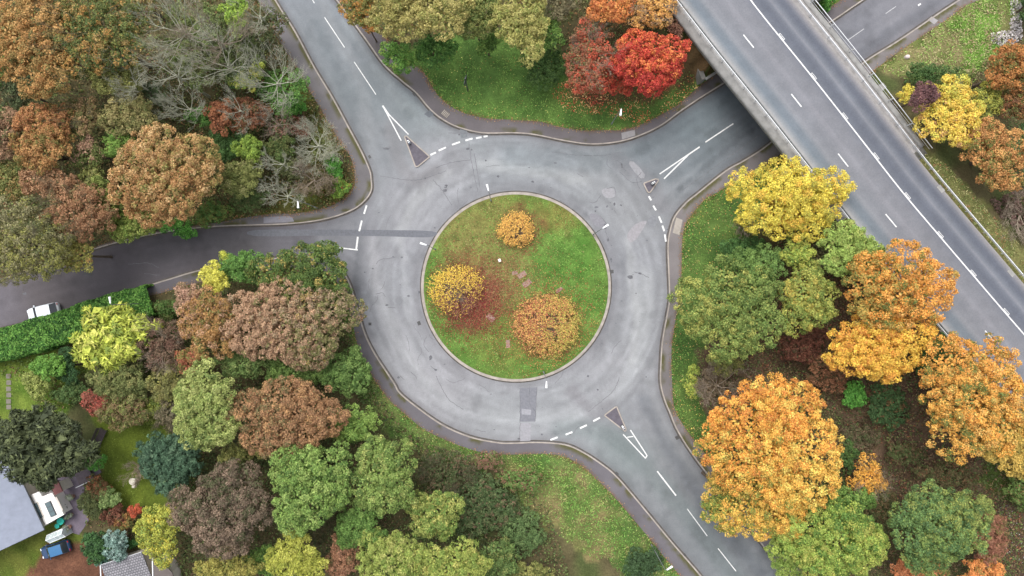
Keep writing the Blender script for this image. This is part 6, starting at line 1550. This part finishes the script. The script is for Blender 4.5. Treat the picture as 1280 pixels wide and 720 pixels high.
# garage with tiled roof and its flat-roofed neighbour
gz_ = 2.3
t4o = P(155, 710); t4 = empty('garage', (t4o[0], t4o[1], .1), 0, 'garage with a grey tiled roof at the bottom left', 'garage')
m, nt, bb = newmat('grey_roof_tiles')
tcn = N(nt, 'ShaderNodeTexCoord'); mp = N(nt, 'ShaderNodeMapping'); mp.inputs['Rotation'].default_value = (0, 0, math.radians(-16)); nt.links.new(tcn.outputs['Object'], mp.inputs[0])
bk = N(nt, 'ShaderNodeTexBrick'); nt.links.new(mp.outputs[0], bk.inputs[0]); bk.inputs['Scale'].default_value = 1
bk.inputs['Brick Width'].default_value = .32; bk.inputs['Row Height'].default_value = .3; bk.inputs['Mortar Size'].default_value = .035
bk.inputs['Color1'].default_value = (.26, .25, .27, 1); bk.inputs['Color2'].default_value = (.17, .165, .18, 1); bk.inputs['Mortar'].default_value = (.06, .06, .065, 1)
nt.links.new(bk.outputs[0], bb.inputs['Base Color']); bb.inputs['Roughness'].default_value = .85; bump(nt, bb, bk.outputs[1], -.6, .03)
ro = RP([(126.5, 705.5), (177.5, 689.5), (190, 722), (205, 760), (150, 778)], gz_, t4o)
c4 = [ro[0], ro[1], ro[3], ro[4]]
dx, dy = ro[1][0] - ro[0][0], ro[1][1] - ro[0][1]
MB().prism(c4, gz_ - .12, gz_).build('roof', m, t4)
ii = offset([(p[0], p[1]) for p in (c4 if sum(c4[i][0] * c4[(i + 1) % 4][1] - c4[(i + 1) % 4][0] * c4[i][1] for i in range(4)) > 0 else c4[::-1])], .25, True)
MB().prism(ii, 0, gz_ - .13).build('wall', wallm, t4)
lw = [(p[0], p[1], gz_ + .02) for p in RP([(126.3, 706), (127, 722), (128, 760)], gz_, t4o)]
MB().tube(lw, .07, 4).build('bargeboard', M['lamp_white'], t4); lw = [(p[0], p[1], gz_ + .02) for p in RP([(126.5, 705.5), (177.5, 689.5)], gz_, t4o)]
MB().tube(lw, .05, 4).build('ridge_trim', M['galv'], t4)
t5o = P(202, 715); t5 = empty('outbuilding', (t5o[0], t5o[1], .1), 0, 'flat brown-grey roofed outbuilding with a white edge, right of the tiled garage', 'outbuilding')
MB().prism(RP([(192, 697), (206, 704), (216, 716), (222, 760), (193, 760)], 2.5, t5o), 2.4, 2.5).build('roof', mat_plain('felt_roof', [v * KG for v in lin((122, 112, 108))], .9, .1, 2), t5)
MB().prism(RP([(194, 700), (205, 706), (213, 717), (219, 758), (195, 758)], 2.5, t5o), 0, 2.39).build('wall', wallm, t5)
MB().tube([(p[0], p[1], 2.53) for p in RP([(191.3, 697), (192, 722), (192.5, 760)], 2.5, t5o)], .08, 4).build('edge_trim', M['lamp_white'], t5)

# ================================================================ light, sky, camera
w = bpy.data.worlds.new('World'); S.world = w; w.use_nodes = True
nt = w.node_tree; bg = nt.nodes['Background']
sky = N(nt, 'ShaderNodeTexSky', sky_type='NISHITA'); sky.sun_disc = False
SUN_EL, SUN_AZ = 62, 335       # degrees; azimuth measured clockwise from image-up
sky.sun_elevation = math.radians(SUN_EL); sky.sun_rotation = math.radians(SUN_AZ)
sky.air_density = 1.0; sky.dust_density = 4.0; sky.ozone_density = 1.0
hs = N(nt, 'ShaderNodeHueSaturation'); hs.inputs['Saturation'].default_value = .25
nt.links.new(sky.outputs[0], hs.inputs['Color']); nt.links.new(hs.outputs[0], bg.inputs['Color'])
bg.inputs['Strength'].default_value = .15
sd = bpy.data.lights.new('sun', 'SUN'); sd.energy = .7; sd.angle = math.radians(40); sd.color = (1, .97, .93)
so = bpy.data.objects.new('sun', sd); COL.objects.link(so)
az = math.radians(SUN_AZ); el = math.radians(SUN_EL)
dirv = Vector((math.sin(az) * math.cos(el), math.cos(az) * math.cos(el), math.sin(el)))
so.rotation_euler = dirv.to_track_quat('Z', 'Y').to_euler(); so.location = (0, 0, 60)
cd = bpy.data.cameras.new('camera'); cam = bpy.data.objects.new('camera', cd); COL.objects.link(cam)
cam.location = (0, 0, CAMH); cam.rotation_euler = (0, 0, 0)
cd.sensor_width = 36; cd.lens = 24.0; cd.clip_start = .5; cd.clip_end = 6000
S.camera = cam
S.view_settings.view_transform = 'Standard'; S.view_settings.look = 'None'; S.view_settings.gamma = 1.0
S.view_settings.exposure = 0.97
S.render.engine = 'CYCLES'
S.cycles.max_bounces = 5; S.cycles.diffuse_bounces = 3; S.cycles.transmission_bounces = 2; S.cycles.glossy_bounces = 2
